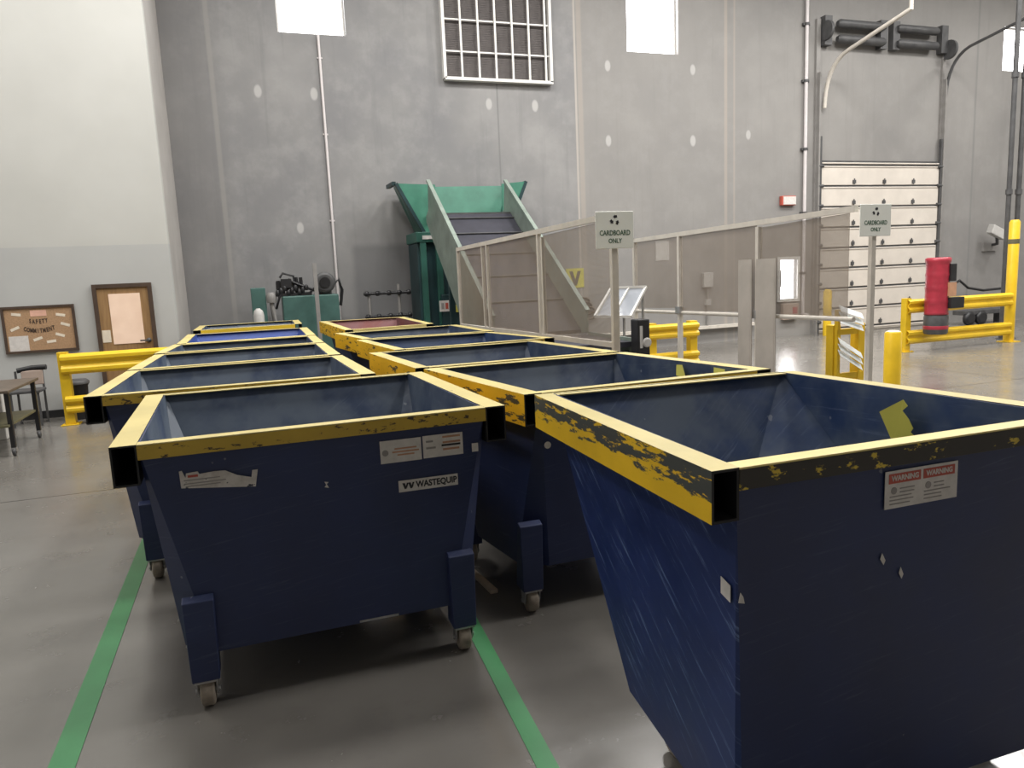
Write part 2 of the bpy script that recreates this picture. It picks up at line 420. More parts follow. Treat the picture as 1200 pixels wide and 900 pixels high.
# dock door with tracks and springs
D0, D1, DT = 11.50, 14.80, 3.63
d = struct(MB().box(D0, D1, YB - .06, YB - .03, .0, DT).build('door_2', M['dock_white'], origin=((D0 + D1) / 2, YB, 0)))
z = 0.0; k = 0
while z < DT - .01:
    z1 = min(z + .432 - (.33 if k == 0 else 0), DT); k += 1
    p = MB(); p.box(D0 + .01, D1 - .01, YB - .085, YB - .06, z + .018, z1 - .022)
    p.box(D0 + .03, D1 - .03, YB - .10, YB - .085, z1 - .05, z1 - .022)
    po = p.build('door_panel', M['dock_white'], d, bevel=.006)
    g = MB(); g.box(D0, D1, YB - .068, YB - .058, z1 - .022, z1 + .018); g.build('panel_joint', M['dkgrey'], d)
    if z1 - z > .3:
        for fx in (.27, .52, .77):
            x = D0 + (D1 - D0) * fx; hb = MB(); hb.box(x - .035, x + .035, YB - .115, YB - .085, z + .05, z + .12); hb.tube([(x, YB - .105, z + .03), (x, YB - .105, z + .15)], .012, 8); hb.build('hinge', M['dkgrey'], po)
    z = z1
for x, s in ((D0 - .07, -1), (D1 + .07, 1)):
    t = MB(); t.box(x - .05, x + .05, YB - .05, YB - .001, 0, 6.45); t.box(x - .02, x + .02, YB - .13, YB - .05, 0, 5.4)
    t.build('door_track', M['grey'], d)
    rb = MB(); rb.box(x - s * .055 - .02, x - s * .055 + .02, YB - .12, YB - .05, 0, DT + .5)
    for j in range(9):
        zz = .25 + j * .41; rb.tube([(x - s * .13, YB - .1, zz), (x, YB - .1, zz)], .035, 8)
    rb.build('roller_strip', M['dkgrey'], d)
def curve_pts(p, q, r, n=8):
    return [V(p).lerp(V(r), i / n).lerp(V(r).lerp(V(q), i / n), i / n) for i in range(n + 1)]
t = MB(); t.tube(curve_pts((11.58, 12.92, 4.7), (11.60, 12.3, 5.68), (11.58, 12.9, 5.55)) + [V((11.62, 10.86, 5.97))], .04, 8)
t.tube([(11.62, 10.86, 5.95), (11.62, 10.86, 8.15)], .035, 8)
t.build('lift_track', M['beam'], d)
t = MB(); t.tube(curve_pts((14.9, 12.92, 5.0), (14.93, 12.4, 5.95), (14.9, 12.9, 5.8)) + [V((15.0, 11.3, 6.15)), V((15.1, 10.0, 6.45))], .032, 8)
t.build('lift_track', M['dkgrey'], d)
sp = MB()
for (xa, xb) in ((11.80, 13.05), (13.39, 14.52)):
    for zz in (6.05, 6.35):
        sp.lathe((xa, YB - .16, zz), (1, 0, 0), [(.05, 0), (.085, .06), (.085, xb - xa - .06), (.05, xb - xa)], 14)
sp.build('torsion_spring', M['dkgrey'], d)
b = MB()
for x in (11.6, 13.05, 13.39, 14.75): b.box(x - .09, x + .09, YB - .14, YB - .001, 5.93, 6.5)
b.lathe((11.50, YB - .16, 6.2), (1, 0, 0), [(.19, 0), (.19, .06)], 16); b.lathe((14.83, YB - .16, 6.0), (1, 0, 0), [(.2, 0), (.2, .06)], 16)
b.build('spring_bracket', M['dkgrey'], d)

# ------------------------------------------------------------------ waste carts
TW, TH = .088, .150
def lerp2(q, u, v):
    FL, FR, BR, BL = q
    a = V(FL).lerp(V(FR), u); b = V(BL).lerp(V(BR), u); return a.lerp(b, v)
def make_cart(label, quad, zr=1.05, inner='inner', outer='navy', side=.075, rear=.46, cf=.11, cr=.22, zb=.21, lip='yellow_lip', top='yellow_top', tube_side='yellow_side', leg_x=None, tubes=True, tw=TW, th=TH, group=None, tuck=0, zbr=None):
    q = [V((x, y)) for x, y in quad]
    ctr = (q[0] + q[1] + q[2] + q[3]) / 4
    root = thing('waste_cart', label, 'waste cart', (ctr.x, ctr.y, 0), group)
    wF = (q[1] - q[0]).length; wB = (q[2] - q[3]).length
    P = lambda u, v, z: V((*lerp2(q, u, v), z))
    uL = tw / wF if tubes else 0; uR = 1 - uL
    dep = ((q[3] - q[0]).length + (q[2] - q[1]).length) / 2
    # hopper body: four rim corners, eight bottom corners (sloped rear, chamfered corners), open top, solidified
    sl, sr_ = side if isinstance(side, tuple) else (side, side)
    bl, br = uL + sl / wF, uR - sr_ / wF; vb = 1 - rear / dep
    crx, cry, clx, cly = cr if isinstance(cr, tuple) else (cr, cr, cr, cr)
    lim = (dep - rear) * (.9 if tuck else .62); zr0 = zb if zbr is None else zbr
    cuf, cvf, cur, cvr, cul, cvl = cf / wF, cf / dep, crx / wF, min(cry, lim) / dep, clx / wF, min(cly, lim) / dep
    top_ = [P(uL, .004, zr - .004), P(uR, .004, zr - .004), P(uR, .996, zr - .004), P(uL, .996, zr - .004)]
    bot = [P(bl + cuf, 0, zb), P(br - cuf, 0, zb), P(br, cvf, zb), P(br, vb - cvr, zb + (zr0 - zb) * .3), P(br - cur, vb, zr0), P(bl + cul, vb, zr0), P(bl, vb - cvl, zr0), P(bl, cvf, zb)]
    mb = MB(); mb.add(top_ + bot, [(0, 4, 5, 1), (1, 5, 6), (1, 6, 7, 2), (2, 7, 8), (2, 8, 9, 3), (3, 9, 10), (3, 10, 11, 0), (0, 11, 4), (4, 11, 10, 9, 8, 7, 6, 5)])
    for i in (1, 2, 3, 5, 6, 7): pass
    body = mb.build('hopper', [M[outer], M[inner], M[outer]], root, fix=False)
    for i in (2, 6): body.data.polygons[i].material_index = 0
    md = body.modifiers.new('sheet', 'SOLIDIFY'); md.thickness = .012; md.offset = -1; md.material_offset = 1; md.material_offset_rim = 0
    if outer != 'navy' or True:
        body.data.materials.append(M['navy_side']); body.data.materials.append(M[inner])
        for i in (2, 6, 5, 7): body.data.polygons[i].material_index = 3 if False else 0
    if outer == 'navy' and label.startswith('nearest'):
        pass
    # rim lips front and rear
    for v, sgn, mt in ((0, -1, lip), (1, 1, top)):
        d = (q[3] - q[0]).normalized() * sgn * -1; out = V((d.x, d.y, 0)) * -1
        a, b_ = P(uL, v, zr), P(uR, v, zr); l = MB(); dz = V((0, 0, -.058)); e = V((0, 0, -.006))
        i1 = a - out * .046; j1 = b_ - out * .046; o1 = a + out * .010; p1 = b_ + out * .010
        l.hexa([i1 + e, j1 + e, p1 + e, o1 + e, i1, j1, p1, o1], 1)
        l.hexa([a + dz, b_ + dz, p1 + dz, o1 + dz, a + e, b_ + e, p1 + e, o1 + e], 0)
        l.build('rim_lip', [M[mt], M[top if lip != 'lip_black' or v else 'lip_pale']], root, bevel=.002)
    # fork pockets: open rectangular tubes along both sides
    if tubes:
        for u0, u1, s in ((0, uL, -1), (1, uR, 1)):
            A = P(u0, -.006, zr); B = P(u0, 1.004, zr); A2 = P(u1, -.006, zr); B2 = P(u1, 1.004, zr)
            w = .007; zz = V((0, 0, -th)); ex = (A2 - A).normalized() * w; ez = V((0, 0, -w))
            oF = [A, A2, A2 + zz, A + zz]; oB = [B, B2, B2 + zz, B + zz]
            nF = [A + ex + ez, A2 - ex + ez, A2 - ex + zz - ez, A + ex + zz - ez]; nB = [B + ex + ez, B2 - ex + ez, B2 - ex + zz - ez, B + ex + zz - ez]
            t = MB(); vs = oF + oB + nF + nB
            for k, mi in ((0, 0), (1, 1), (2, 1), (3, 2)):
                k2 = (k + 1) % 4
                t.add(vs, [(k, k2, 4 + k2, 4 + k)], mi); t.add(vs, [(8 + k, 12 + k, 12 + k2, 8 + k2)], 1)
                t.add(vs, [(k, 8 + k, 8 + k2, k2)], 1); t.add(vs, [(4 + k, 4 + k2, 12 + k2, 12 + k)], 1)
            t.build('fork_pocket', [M[top], M['void'], M[tube_side]], root)
    # caster brackets with casters
    lx = leg_x or .095
    for (uu, vv, front) in ((bl + lx / wF, 0, 1), (br - lx / wF, 0, 1), (bl + (lx + .03) / wF, vb, 0), (br - (lx + .03) / wF, vb, 0)):
        c = P(uu, vv + (tuck if front else -tuck * .5), 0); y0, y1 = (c.y - .048, c.y + .07) if front else (c.y - .10, c.y + .03)
        if front and not tuck:
            k = MB().hexa([(c.x - .050, y0 + .012, .115), (c.x + .050, y0 + .012, .115), (c.x + .050, y1, .115), (c.x - .050, y1, .115), (c.x - .056, y0 + .012, .435), (c.x + .056, y0 + .012, .435), (c.x + .056, c.y + .0, .450), (c.x - .056, c.y + .0, .450)])
        else:
            zt_ = (zb + .004) if tuck and front else max(zb, zr0 - .01) + .02; k = MB().box(c.x - .05, c.x + .05, y0, y1, .083 if tuck and front else .115, zt_)
        br_ = k.build('caster_bracket', M['navy'], root, bevel=.004)
        cy = (y0 + y1) / 2; f = MB(); q_ = .72 if tuck and front else 1.0
        f.box(c.x - .042, c.x + .042, cy - .045, cy + .045, .108 * q_, .116 * q_)
        for s in (-1, 1): f.prism([(c.x + s * .033, cy - .035, .108 * q_), (c.x + s * .033, cy + .035, .108 * q_), (c.x + s * .033, cy + .018, .045 * q_), (c.x + s * .033, cy - .018, .045 * q_)], (s * .005, 0, 0))
        f.lathe((c.x - .045, cy, .058 * q_), (1, 0, 0), [(.010, 0), (.010, .09)], 10)
        f.build('caster_fork', M['steel'], br_)
        MB().lathe((c.x - .026, cy, .058 * q_), (1, 0, 0), [(.045 * q_, 0), (.055 * q_, .004), (.058 * q_, .010), (.058 * q_, .042), (.055 * q_, .048), (.045 * q_, .052)], 24).build('wheel', M['wheel'], br_)
    root['_q'] = 0
    return root, P, (uL, uR, wF, dep)
rowL, rowR = 'blue carts nested in the left row', 'blue carts nested in the right row'
L1 = make_cart('front cart of the left row, white maker sticker and wide yellow lip on its face', [(-.525, 2.90), (.968, 2.92), (.905, 4.24), (-.565, 4.24)], leg_x=.070, group=rowL)
make_cart('blue cart right behind the front cart of the left row, left corner jutting out', [(-.885, 4.40), (.652, 4.36), (.60, 5.60), (-.85, 5.62)], group=rowL)
make_cart('blue cart third from the front in the left row', [(-.856, 5.69), (.60, 5.69), (.59, 6.86), (-.81, 6.84)], group=rowL)
make_cart('blue cart fourth from the front in the left row, beside the yellow guard rail', [(-.83, 6.96), (.59, 6.93), (.59, 7.88), (-.76, 7.88)], rear=.35, cr=.2, group=rowL)
make_cart('cart with a brighter blue inside, fifth from the front in the left row', [(-.735, 7.97), (.60, 7.97), (.61, 9.40), (-.74, 9.45)], inner='inner_bright', lip='lip_black', group=rowL)
make_cart('rearmost cart of the left row with a clean bright yellow front lip', [(-.71, 9.86), (.59, 9.95), (.61, 11.0), (-.70, 11.0)], zr=1.07, lip='yellow', group=rowL)
R1 = make_cart('blue cart at the front of the right row, just behind the big near cart', [(1.13, 3.13), (2.51, 3.16), (2.30, 4.35), (.945, 4.36)], inner='inner', lip='yellow', side=(-.10, .07), leg_x=.012, group=rowR)
make_cart('blue cart second from the front in the right row', [(.905, 4.44), (2.285, 4.42), (2.15, 5.60), (.80, 5.60)], group=rowR)
make_cart('blue cart third from the front in the right row, left of the mesh screen', [(1.01, 5.69), (2.36, 5.72), (2.15, 6.76), (.88, 6.90)], rear=.4, cr=.25, inner='inner_blue', group=rowR)
make_cart('blue cart fourth from the front in the right row', [(.95, 6.98), (2.20, 6.86), (2.16, 8.10), (.80, 8.0)], rear=.4, group=rowR)
make_cart('long cart with a dull red inside at the far end of the right row', [(.92, 8.12), (1.93, 8.25), (1.95, 10.1), (.83, 10.2)], zr=1.07, inner='inner_red', lip='lip_pale', group=rowR)
K = .875
B3 = make_cart('big blue cart nearest the camera, red headed warning sticker on its face', [(.982, 1.448), (2.335, 1.440), (2.225, 2.645), (1.024, 2.70)], zr=1.119, outer='navy', inner='inner_near', side=.004, rear=.60, cf=.015, cr=(.87, .55, .04, .03), zb=.105, zbr=.195, lip='lip_black', tube_side='yellow_scrape', tw=.077, th=.132, tuck=.16)
for ob in B3[0].children:
    if ob.name.startswith('hopper'):
        ob.data.materials[0] = M['navy']
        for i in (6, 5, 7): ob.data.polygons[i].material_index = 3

# stickers (thin, standing just proud of the steel)
def sticker(name, root, x0, x1, z0, z1, y, mat, lab=None, dzl=0):
    o = MB().hexa([(x0, y - .0015, z0), (x1, y - .0015, z0 + dzl), (x1, y, z0 + dzl), (x0, y, z0), (x0, y - .0015, z1), (x1, y - .0015, z1 + dzl), (x1, y, z1 + dzl), (x0, y, z1)]).build(name, mat, root)
    if lab: o['label'] = lab
    return o
r, P, _ = L1
fy = lambda x: 2.90 + (x + .525) * .0134 - .0012
# torn sticker
y = fy(-.17)
st = MB().prism([(-.306, y, .868), (-.048, y, .840), (-.035, y, .905), (-.055, y, .905), (-.06, y, .878), (-.11, y, .893), (-.15, y, .916), (-.19, y, .918), (-.24, y, .914), (-.245, y, .925), (-.285, y, .922), (-.288, y, .905), (-.298, y, .934), (-.308, y, .932)], (0, -.0015, 0)).build('torn_sticker', M['label_dirty'], r)
st['label'] = 'torn white sticker'
for z, a, b in ((.895, -.295, -.17), (.882, -.295, -.15), (.872, -.29, -.17)):
    MB().box(a, b, y - .0025, y - .0015, z - .002, z + .002).build('print_line', M['ink_grey'], st)
MB().box(-.28, -.245, y - .0026, y - .0015, .905, .914).build('red_mark', M['red_ink'], st)
# two safety stickers
y = fy(.6)
a = sticker('safety_sticker', r, .432, .600, .862, .955, y, M['label'], 'white safety sticker')
b = sticker('safety_sticker', r, .607, .776, .864, .957, y, M['label'], 'white safety sticker with brown bars')
for z, x0, x1 in ((.918, .49, .58), (.905, .48, .59), (.892, .50, .57)): MB().box(x0, x1, y - .0026, y - .0015, z - .003, z + .003).build('print_line', M['orange_ink'], a)
MB().lathe((.452, y - .0015, .905), (0, -1, 0), [(.013, 0), (.013, .001)], 14).build('pictogram', M['ink_grey'], a)
for z, x0, x1, m in ((.945, .69, .765, 'orange_ink'), (.922, .69, .765, 'orange_ink'), (.910, .685, .765, 'ink'), (.893, .69, .76, 'orange_ink'), (.932, .62, .65, 'ink_grey'), (.905, .62, .66, 'ink_grey')): MB().box(x0, x1, y - .0026, y - .0015, z - .004, z + .004).build('print_line', M[m], b)
c = sticker('brand_sticker', r, .497, .746, .735, .783, y, M['label'], 'white maker sticker with black lettering')
text('lettering', 'WASTEQUIP', .036, (.655, y - .002, .759), (1, 0, 0), (0, 0, 1), M['ink'], c, bold=.0012, sx=.86)
lg = MB()
for k in range(2):
    x = .512 + k * .024; lg.prism([(x, y - .0026, .772), (x + .011, y - .0026, .772), (x + .017, y - .0026, .748), (x + .009, y - .0026, .746)], (0, .001, 0))
    lg.prism([(x + .014, y - .0026, .758), (x + .019, y - .0026, .772), (x + .026, y - .0026, .772), (x + .018, y - .0026, .749)], (0, .001, 0))
lg.build('logo_mark', M['ink'], c)
sticker('chip_mark', r, .815, .842, .866, .902, fy(.83) , M['label'], 'small white sticker')
MB().prism([(.205, fy(.2), .80), (.222, fy(.2), .795), (.214, fy(.2), .812), (.222, fy(.2), .818), (.206, fy(.2), .822), (.212, fy(.2), .808)], (0, -.001, 0)).build('paint_chip', M['label'], r)
MB().box(.30, .46, fy(.4) - .003, fy(.4), .213, .221).build('edge_glint', M['steel'], r)  # bright strip paints in light reflected along the bottom edge
r3 = B3[0]; y = 1.4447
for x, z, w in ((1.60, .81, .012), (1.67, .76, .010)):
    MB().prism([(x * .94, y, z), (x * .94 + w, y, z - .018), (x * .94 + w + .006, y, z - .006), (x * .94 + .006, y, z + .016)], (0, -.001, 0)).build('paint_chip', M['label'], r3)
x0, x1, z0, z1 = 1.512, 1.764, .944, 1.046
s = sticker('warning_sticker', r3, x0, x1, z0, z1, y, M['label'], 'white warning sticker with red headers')
for a0, a1, wd in ((x0 + .012, x0 + .120, 'WARNING'), (x0 + .130, x1 - .012, 'WARNING')):
    h = MB().box(a0, a1, y - .0028, y - .0014, z1 - .034, z1 - .008).build('red_header', M['red_ink'], s)
    text('lettering', wd, .020, ((a0 + a1) / 2, y - .0032, z1 - .021), (1, 0, 0), (0, 0, 1), M['label'], s, bold=.0006, sx=.95)
random.seed(3)
for blk in (x0 + .016, x0 + .134):
    for k in range(5):
        z = z0 + .012 + k * .010; xx = blk + (.034 if k > 2 else 0)
        MB().box(xx, blk + .06 + random.random() * .038, y - .0026, y - .0014, z - .0014, z + .0014).build('print_line', M['ink_grey'], s)
    MB().lathe((blk + .014, y - .0014, z0 + .048), (0, -1, 0), [(.010, 0), (.010, .001)], 12).build('pictogram', M['ink_grey'], s)
MB().prism([(1.060, y, .775), (1.078, y, .770), (1.074, y, .788), (1.066, y, .800)], (0, -.0015, 0)).build('paint_chip', M['label'], r3)
# sticker on the side of the near cart
MB().hexa([(1.055, 1.47, .765), (1.056, 1.47, .765), (1.056, 1.51, .775), (1.055, 1.51, .775), (1.055, 1.47, .81), (1.056, 1.47, .81), (1.056, 1.51, .82), (1.055, 1.51, .82)]).build('side_sticker', M['label'], r3)
# spray paint inside the near cart (right wall) and two patches inside the cart behind
xw = 2.158
MB().prism([(xw - .012, 2.085, 1.035), (xw - .008, 1.985, 1.095), (xw - .008, 1.965, 1.075), (xw - .01, 1.985, 1.055), (xw - .012, 1.955, 1.03), (xw - .012, 1.935, 1.0), (xw - .012, 1.945, .985), (xw - .012, 1.915, .965), (xw - .012, 1.905, .93), (xw - .012, 2.02, .93)], (-.001, 0, 0)).build('spray_paint_mark', M['spray'], r3)
M['spray2'] = M['spray']
r1 = R1[0]
for pts in ([(2.335, 3.40, 1.045), (2.335, 3.30, 1.045), (2.32, 3.29, .99), (2.32, 3.38, .975)], [(2.30, 3.72, 1.03), (2.30, 3.66, 1.035), (2.285, 3.60, .97), (2.285, 3.70, .97)]):
    MB().prism(pts, (-.001, 0, 0)).build('spray_paint_mark', M['spray'], r1)
MB().lathe((1.24, 3.128, .80), (0, -1, 0), [(.017, 0), (.017, .001)], 12).build('chip_mark', M['label'], r1)
# plank on the floor
tag(MB().hexa([(.972, 3.78, 0.001), (1.002, 3.78, .001), (1.045, 3.39, .001), (1.005, 3.39, .001), (.972, 3.78, .022), (1.002, 3.78, .022), (1.045, 3.39, .022), (1.005, 3.39, .022)]).build('wood_strip', M['plank'], bevel=.003, origin=(1.0, 3.6, 0)), 'pale wooden strip lying on the floor between the two front carts', 'wood strip')
# green floor tape
tag(MB().hexa([(-.79, .2, .0005), (-.70, .2, .0005), (-.73, 9.0, .0005), (-.82, 9.0, .0005), (-.79, .2, .0025), (-.70, .2, .0025), (-.73, 9.0, .0025), (-.82, 9.0, .0025)]).build('floor_tape', M['tape'], origin=(-.8, 4, 0)), 'green tape line on the floor along the left side of the left row', 'floor tape', 'green floor tape lines')
tag(MB().hexa([(.645, .2, .0005), (.715, .2, .0005), (1.02, 6.2, .0005), (.95, 6.2, .0005), (.645, .2, .0025), (.715, .2, .0025), (1.02, 6.2, .0025), (.95, 6.2, .0025)]).build('floor_tape', M['tape'], origin=(.8, 3, 0)), 'green tape line on the floor running between the two rows of carts', 'floor tape', 'green floor tape lines')

# ------------------------------------------------------------------ yellow guard rails
def ribbed_rail(p0, p1, h, mat, parent, d=.05):
    """a double-corrugated steel guard rail from p0 to p1 (front face toward -Y side)"""
    p0, p1 = V(p0), V(p1); ax = (p1 - p0).normalized(); out = ax.cross(V((0, 0, 1))).normalized()
    prof = [(0, -.5), (.5, -.44), (1, -.36), (1, -.20), (.35, -.06), (.35, .06), (1, .20), (1, .36), (.5, .44), (0, .5)]
    pts = [(o * d, z * h) for o, z in prof]; back = [(max(0, o - .012) if i not in (0, 9) else o - .012, z) for i, (o, z) in enumerate(pts)][::-1]
    loop = pts + [(b[0] - .004, b[1]) for b in back]
    poly = [p0 + out * o + V((0, 0, z)) for o, z in loop]
    mb = MB(); mb.prism(poly, p1 - p0); return mb.build('rail', mat, parent, bevel=.003)
def guard(label, x0, x1, y, zt, posts, zb=.39, h=.20, ht=None, group='yellow safety guard rails'):
    g = thing('guard_rail', label, 'guard rail', (x0, y, 0), group)
    for x in posts:
        p = MB(); p.box(x - .055, x + .055, y - .055, y + .055, .012, zt + .02); p.box(x - .10, x + .10, y - .10, y + .10, 0, .012)
        for dx in (-.075, .075): p.lathe((x + dx, y - .075, .012), (0, 0, 1), [(.012, 0), (.012, .012)], 8)
        p.build('post', M['yellow_rail'], g, bevel=.004)
    ht = ht or h; ribbed_rail((x0, y - .056, zt - ht / 2), (x1, y - .056, zt - ht / 2), ht, M['yellow_rail'], g)
    ribbed_rail((x0, y - .056, zb), (x1, y - .056, zb), h, M['yellow_rail'], g)
    return g
guard('yellow double guard rail in front of the office door and cork board', -2.23, -.86, 10.2, .87, (-2.21, -.92), .25, .21, .25)
guard('short yellow guard rail behind the clear mesh fence with the grey sheets', 4.98, 5.78, 8.85, .82, (5.08, 5.72), .33, .2)
g3 = guard('yellow guard rail at right carrying the red cylinder unit', 10.25, 12.62, 9.5, .875, (10.28,), .245, .23)
tp = thing('column_guard_post', 'tall yellow steel post ending the right guard rail, beside dark riser pipes', 'post', (12.68, 9.5, 0))
p = MB(); p.lathe((12.68, 9.5, .012), (0, 0, 1), [(.085, 0), (.085, 2.08), (.06, 2.12)], 18); p.build('pipe', M['yellow_rail'], tp)
MB().box(12.55, 12.81, 9.37, 9.63, 0, .012).build('base_plate', M['yellow_rail'], tp)
MB().lathe((12.68, 9.5, 1.72), (0, 0, 1), [(.088, 0), (.088, .08)], 18).build('dark_band', M['olive'], tp)
p = MB().lathe((12.95, 9.1, 0), (0, 0, 1), [(.07, 0), (.07, 1.0), (.045, 1.03)], 16).build('bollard', M['yellow_rail'], origin=(12.95, 9.1, 0)); tag(p, 'yellow bollard at the right picture edge in front of the dark riser pipes', 'bollard')
for (xa, ya, lab) in ((12.97, 9.86, 'dark riser pipe just behind the tall yellow post, the left one of two'), (13.21, 9.86, 'dark riser pipe at the right picture edge, the right one of two')):
    c = thing('riser_pipe', lab, 'pipe', (xa, ya, 0))
    MB().tube([(xa, ya, .01), (xa, ya, ZC)], .042, 12).build('pipe', M['dkgrey'], c)
    q = MB()
    q.lathe((xa, ya, 0), (0, 0, 1), [(.09, 0), (.09, .014)], 12); q.build('floor_flange', M['dkgrey'], c)
    for z in (2.6, 4.6): MB().lathe((xa, ya, z), (0, 0, 1), [(.058, 0), (.058, .09)], 12).build('coupling', M['dkgrey'], c)
b = thing('bollard', 'fat yellow round bollard in front of the right guard rail', 'bollard', (7.12, 6.75, 0))
MB().lathe((7.12, 6.75, 0), (0, 0, 1), [(.095, 0), (.095, .70), (.08, .72)], 24).build('sleeve', M['yellow_rail'], b)
MB().lathe((7.12, 6.75, .72), (0, 0, 1), [(.08, 0), (.05, .012), (.01, .016)], 24).build('cap', M['beam'], b)
b = MB().lathe((11.42, 12.55, 0), (0, 0, 1), [(.085, 0), (.085, .93), (.05, .97)], 16).build('bollard', M['yellow_rail'], origin=(11.42, 12.55, 0)); tag(b, 'slim yellow bollard at the left foot of the dock door', 'bollard')
# barrier with white slats standing in for corrugated rails lit white
br = thing('white_slat_barrier', 'small yellow barrier with white slanted reflector slats below the right sign', 'barrier', (5.75, 6.1, 0))
for x in (5.68, 6.0):
    MB().box(x - .05, x + .05, 6.10, 6.20, 0, .92).build('post', M['yellow_rail'], br, bevel=.004)
for zl, zr_ in ((1.13, 1.03), (.80, .62)):
    for k in range(3):
        a0, a1 = zl - k * .062, zr_ - k * .062
        MB().hexa([(5.64, 6.0, a0 - .062), (5.94, 6.0, a1 - .062), (5.94, 6.012, a1 - .062), (5.64, 6.012, a0 - .062), (5.64, 6.035, a0), (5.94, 6.035, a1), (5.94, 6.047, a1), (5.64, 6.047, a0)]).build('white_lit_slat', M['highlit'], br, bevel=.004)
MB().box(5.645, 5.675, 6.05, 6.10, .35, 1.08).build('slat_stile', M['yellow_rail'], br); MB().box(5.915, 5.945, 6.05, 6.10, .35, .98).build('slat_stile', M['yellow_rail'], br)
MB().box(5.64, 5.99, 6.055, 6.095, .36, .42).build('cross_rail', M['yellow_rail'], br); MB().box(5.64, 5.99, 6.055, 6.095, .82, .88).build('cross_rail', M['yellow_rail'], br)

# red unit hung on the guard
ru = thing('red_cylinder_unit', 'upright red ribbed cylinder unit with black box hung on the yellow rail', 'equipment', (10.6, 9.2, .3))
RX, RY = 10.60, 9.20
mb = MB(); prof = []
for k in range(24):
    z = .62 + k * .036; prof += [(.175 if k % 6 else .183, z)]
mb.lathe((RX, RY, 0), (0, 0, 1), [(.17, .62)] + prof + [(.19, 1.48), (.19, 1.53), (.16, 1.545)], 20); mb.build('red_casing', M['red'], ru)
MB().lathe((RX, RY, 0), (0, 0, 1), [(.165, .30), (.182, .33), (.182, .58), (.17, .62)], 20).build('dark_base', M['dkgrey'], ru)
MB().lathe((RX, RY, 0), (0, 0, 1), [(.183, .38), (.187, .39), (.187, .43), (.183, .44)], 20).build('base_band', M['red'], ru)
MB().box(RX + .05, RX + .17, RY - .21, RY - .13, 1.16, 1.44).build('black_cover', M['black'], ru, bevel=.01)
MB().box(RX + .03, RX + .18, RY - .205, RY - .13, .92, 1.14).build('label_plate', M['orange_ink'], ru)
MB().box(RX + .05, RX + .34, RY - .23, RY - .11, .72, .90).build('black_box', M['black'], ru, bevel=.01)
MB().box(RX - .06, RX + .06, RY + .14, 9.385, .70, .80).build('hanger', M['dkgrey'], ru)

# ------------------------------------------------------------------ mesh screens, signs, sheets
XG = 2.55
sc = thing('mesh_screen', 'fine mesh safety screen in cream frame along the right row of carts', 'screen', (XG, 7, 0), 'mesh safety screens')
for y in (4.95, 6.47, 8.05, 9.30): MB().box(XG - .018, XG + .018, y - .018, y + .018, 0, 1.95 if y > 5 else 1.76).build('post', M['beam'], sc)
MB().box(XG - .016, XG + .016, 8.22, 8.25, .97, 1.91).build('stile', M['beam'], sc); MB().box(XG - .016, XG + .016, 6.36, 6.39, .97, 1.91).build('stile', M['beam'], sc)
MB().bar((XG, 4.95, 1.985), (XG, 9.32, 1.925), .035, .045).build('top_rail', M['beam'], sc); MB().bar((XG, 4.95, 1.03), (XG, 9.32, .955), .035, .04).build('bottom_rail', M['beam'], sc)
for y0, y1 in ((4.97, 6.36), (6.49, 8.03), (8.07, 9.28)):
    MB().hexa([(XG - .002, y0, 1.01), (XG + .002, y0, 1.01), (XG + .002, y1, .98), (XG - .002, y1, .98), (XG - .002, y0, 1.96), (XG + .002, y0, 1.96), (XG + .002, y1, 1.92), (XG - .002, y1, 1.92)]).build('mesh_panel', M['screen'], sc)
XQ = 4.88
sr = thing('mesh_screen', 'mesh safety screen on cream posts at right, with a waist-high middle rail', 'screen', (XQ, 7, 0), 'mesh safety screens')
for y in (6.33, 7.80, 8.9): MB().box(XQ - .024, XQ + .024, y - .024, y + .024, 0, 1.95).build('post', M['beam'], sr)
MB().bar((XQ, 5.05, 2.01), (XQ, 8.95, 1.95), .045, .05).build('top_rail', M['beam'], sr); MB().tube([(XQ, 5.05, 1.075), (XQ, 8.95, 1.02)], .022, 10).build('middle_rail', M['beam'], sr)
for y in (6.33, 7.80): MB().box(XQ - .04, XQ + .04, y - .05, y + .05, 1.03, 1.11).build('rail_clamp', M['steel'], sr)
for y0, y1 in ((5.12, 6.30), (6.36, 7.77), (7.83, 8.87)):
    MB().hexa([(XQ - .002, y0, 1.09), (XQ + .002, y0, 1.09), (XQ + .002, y1, 1.06), (XQ - .002, y1, 1.06), (XQ - .002, y0, 1.98), (XQ + .002, y0, 1.98), (XQ + .002, y1, 1.94), (XQ - .002, y1, 1.94)]).build('mesh_panel', M['screen'], sr)
for nm, y0, y1, lab in (('a', 6.36, 6.58, 'grey metal sheet standing against the right mesh screen, left of the post'), ('b', 5.99, 6.29, 'grey metal sheet standing against the right mesh screen, right of the post')):
    s = MB(); s.box(XQ - .062, XQ - .054, y0, y1, .0, 1.63); s.box(XQ - .064, XQ - .062, y0 + .02, y1 - .02, .05, 1.58)
    tag(s.build('metal_sheet', M['tan_sheet'], origin=(XQ, (y0 + y1) / 2, 0)), lab, 'metal sheet')
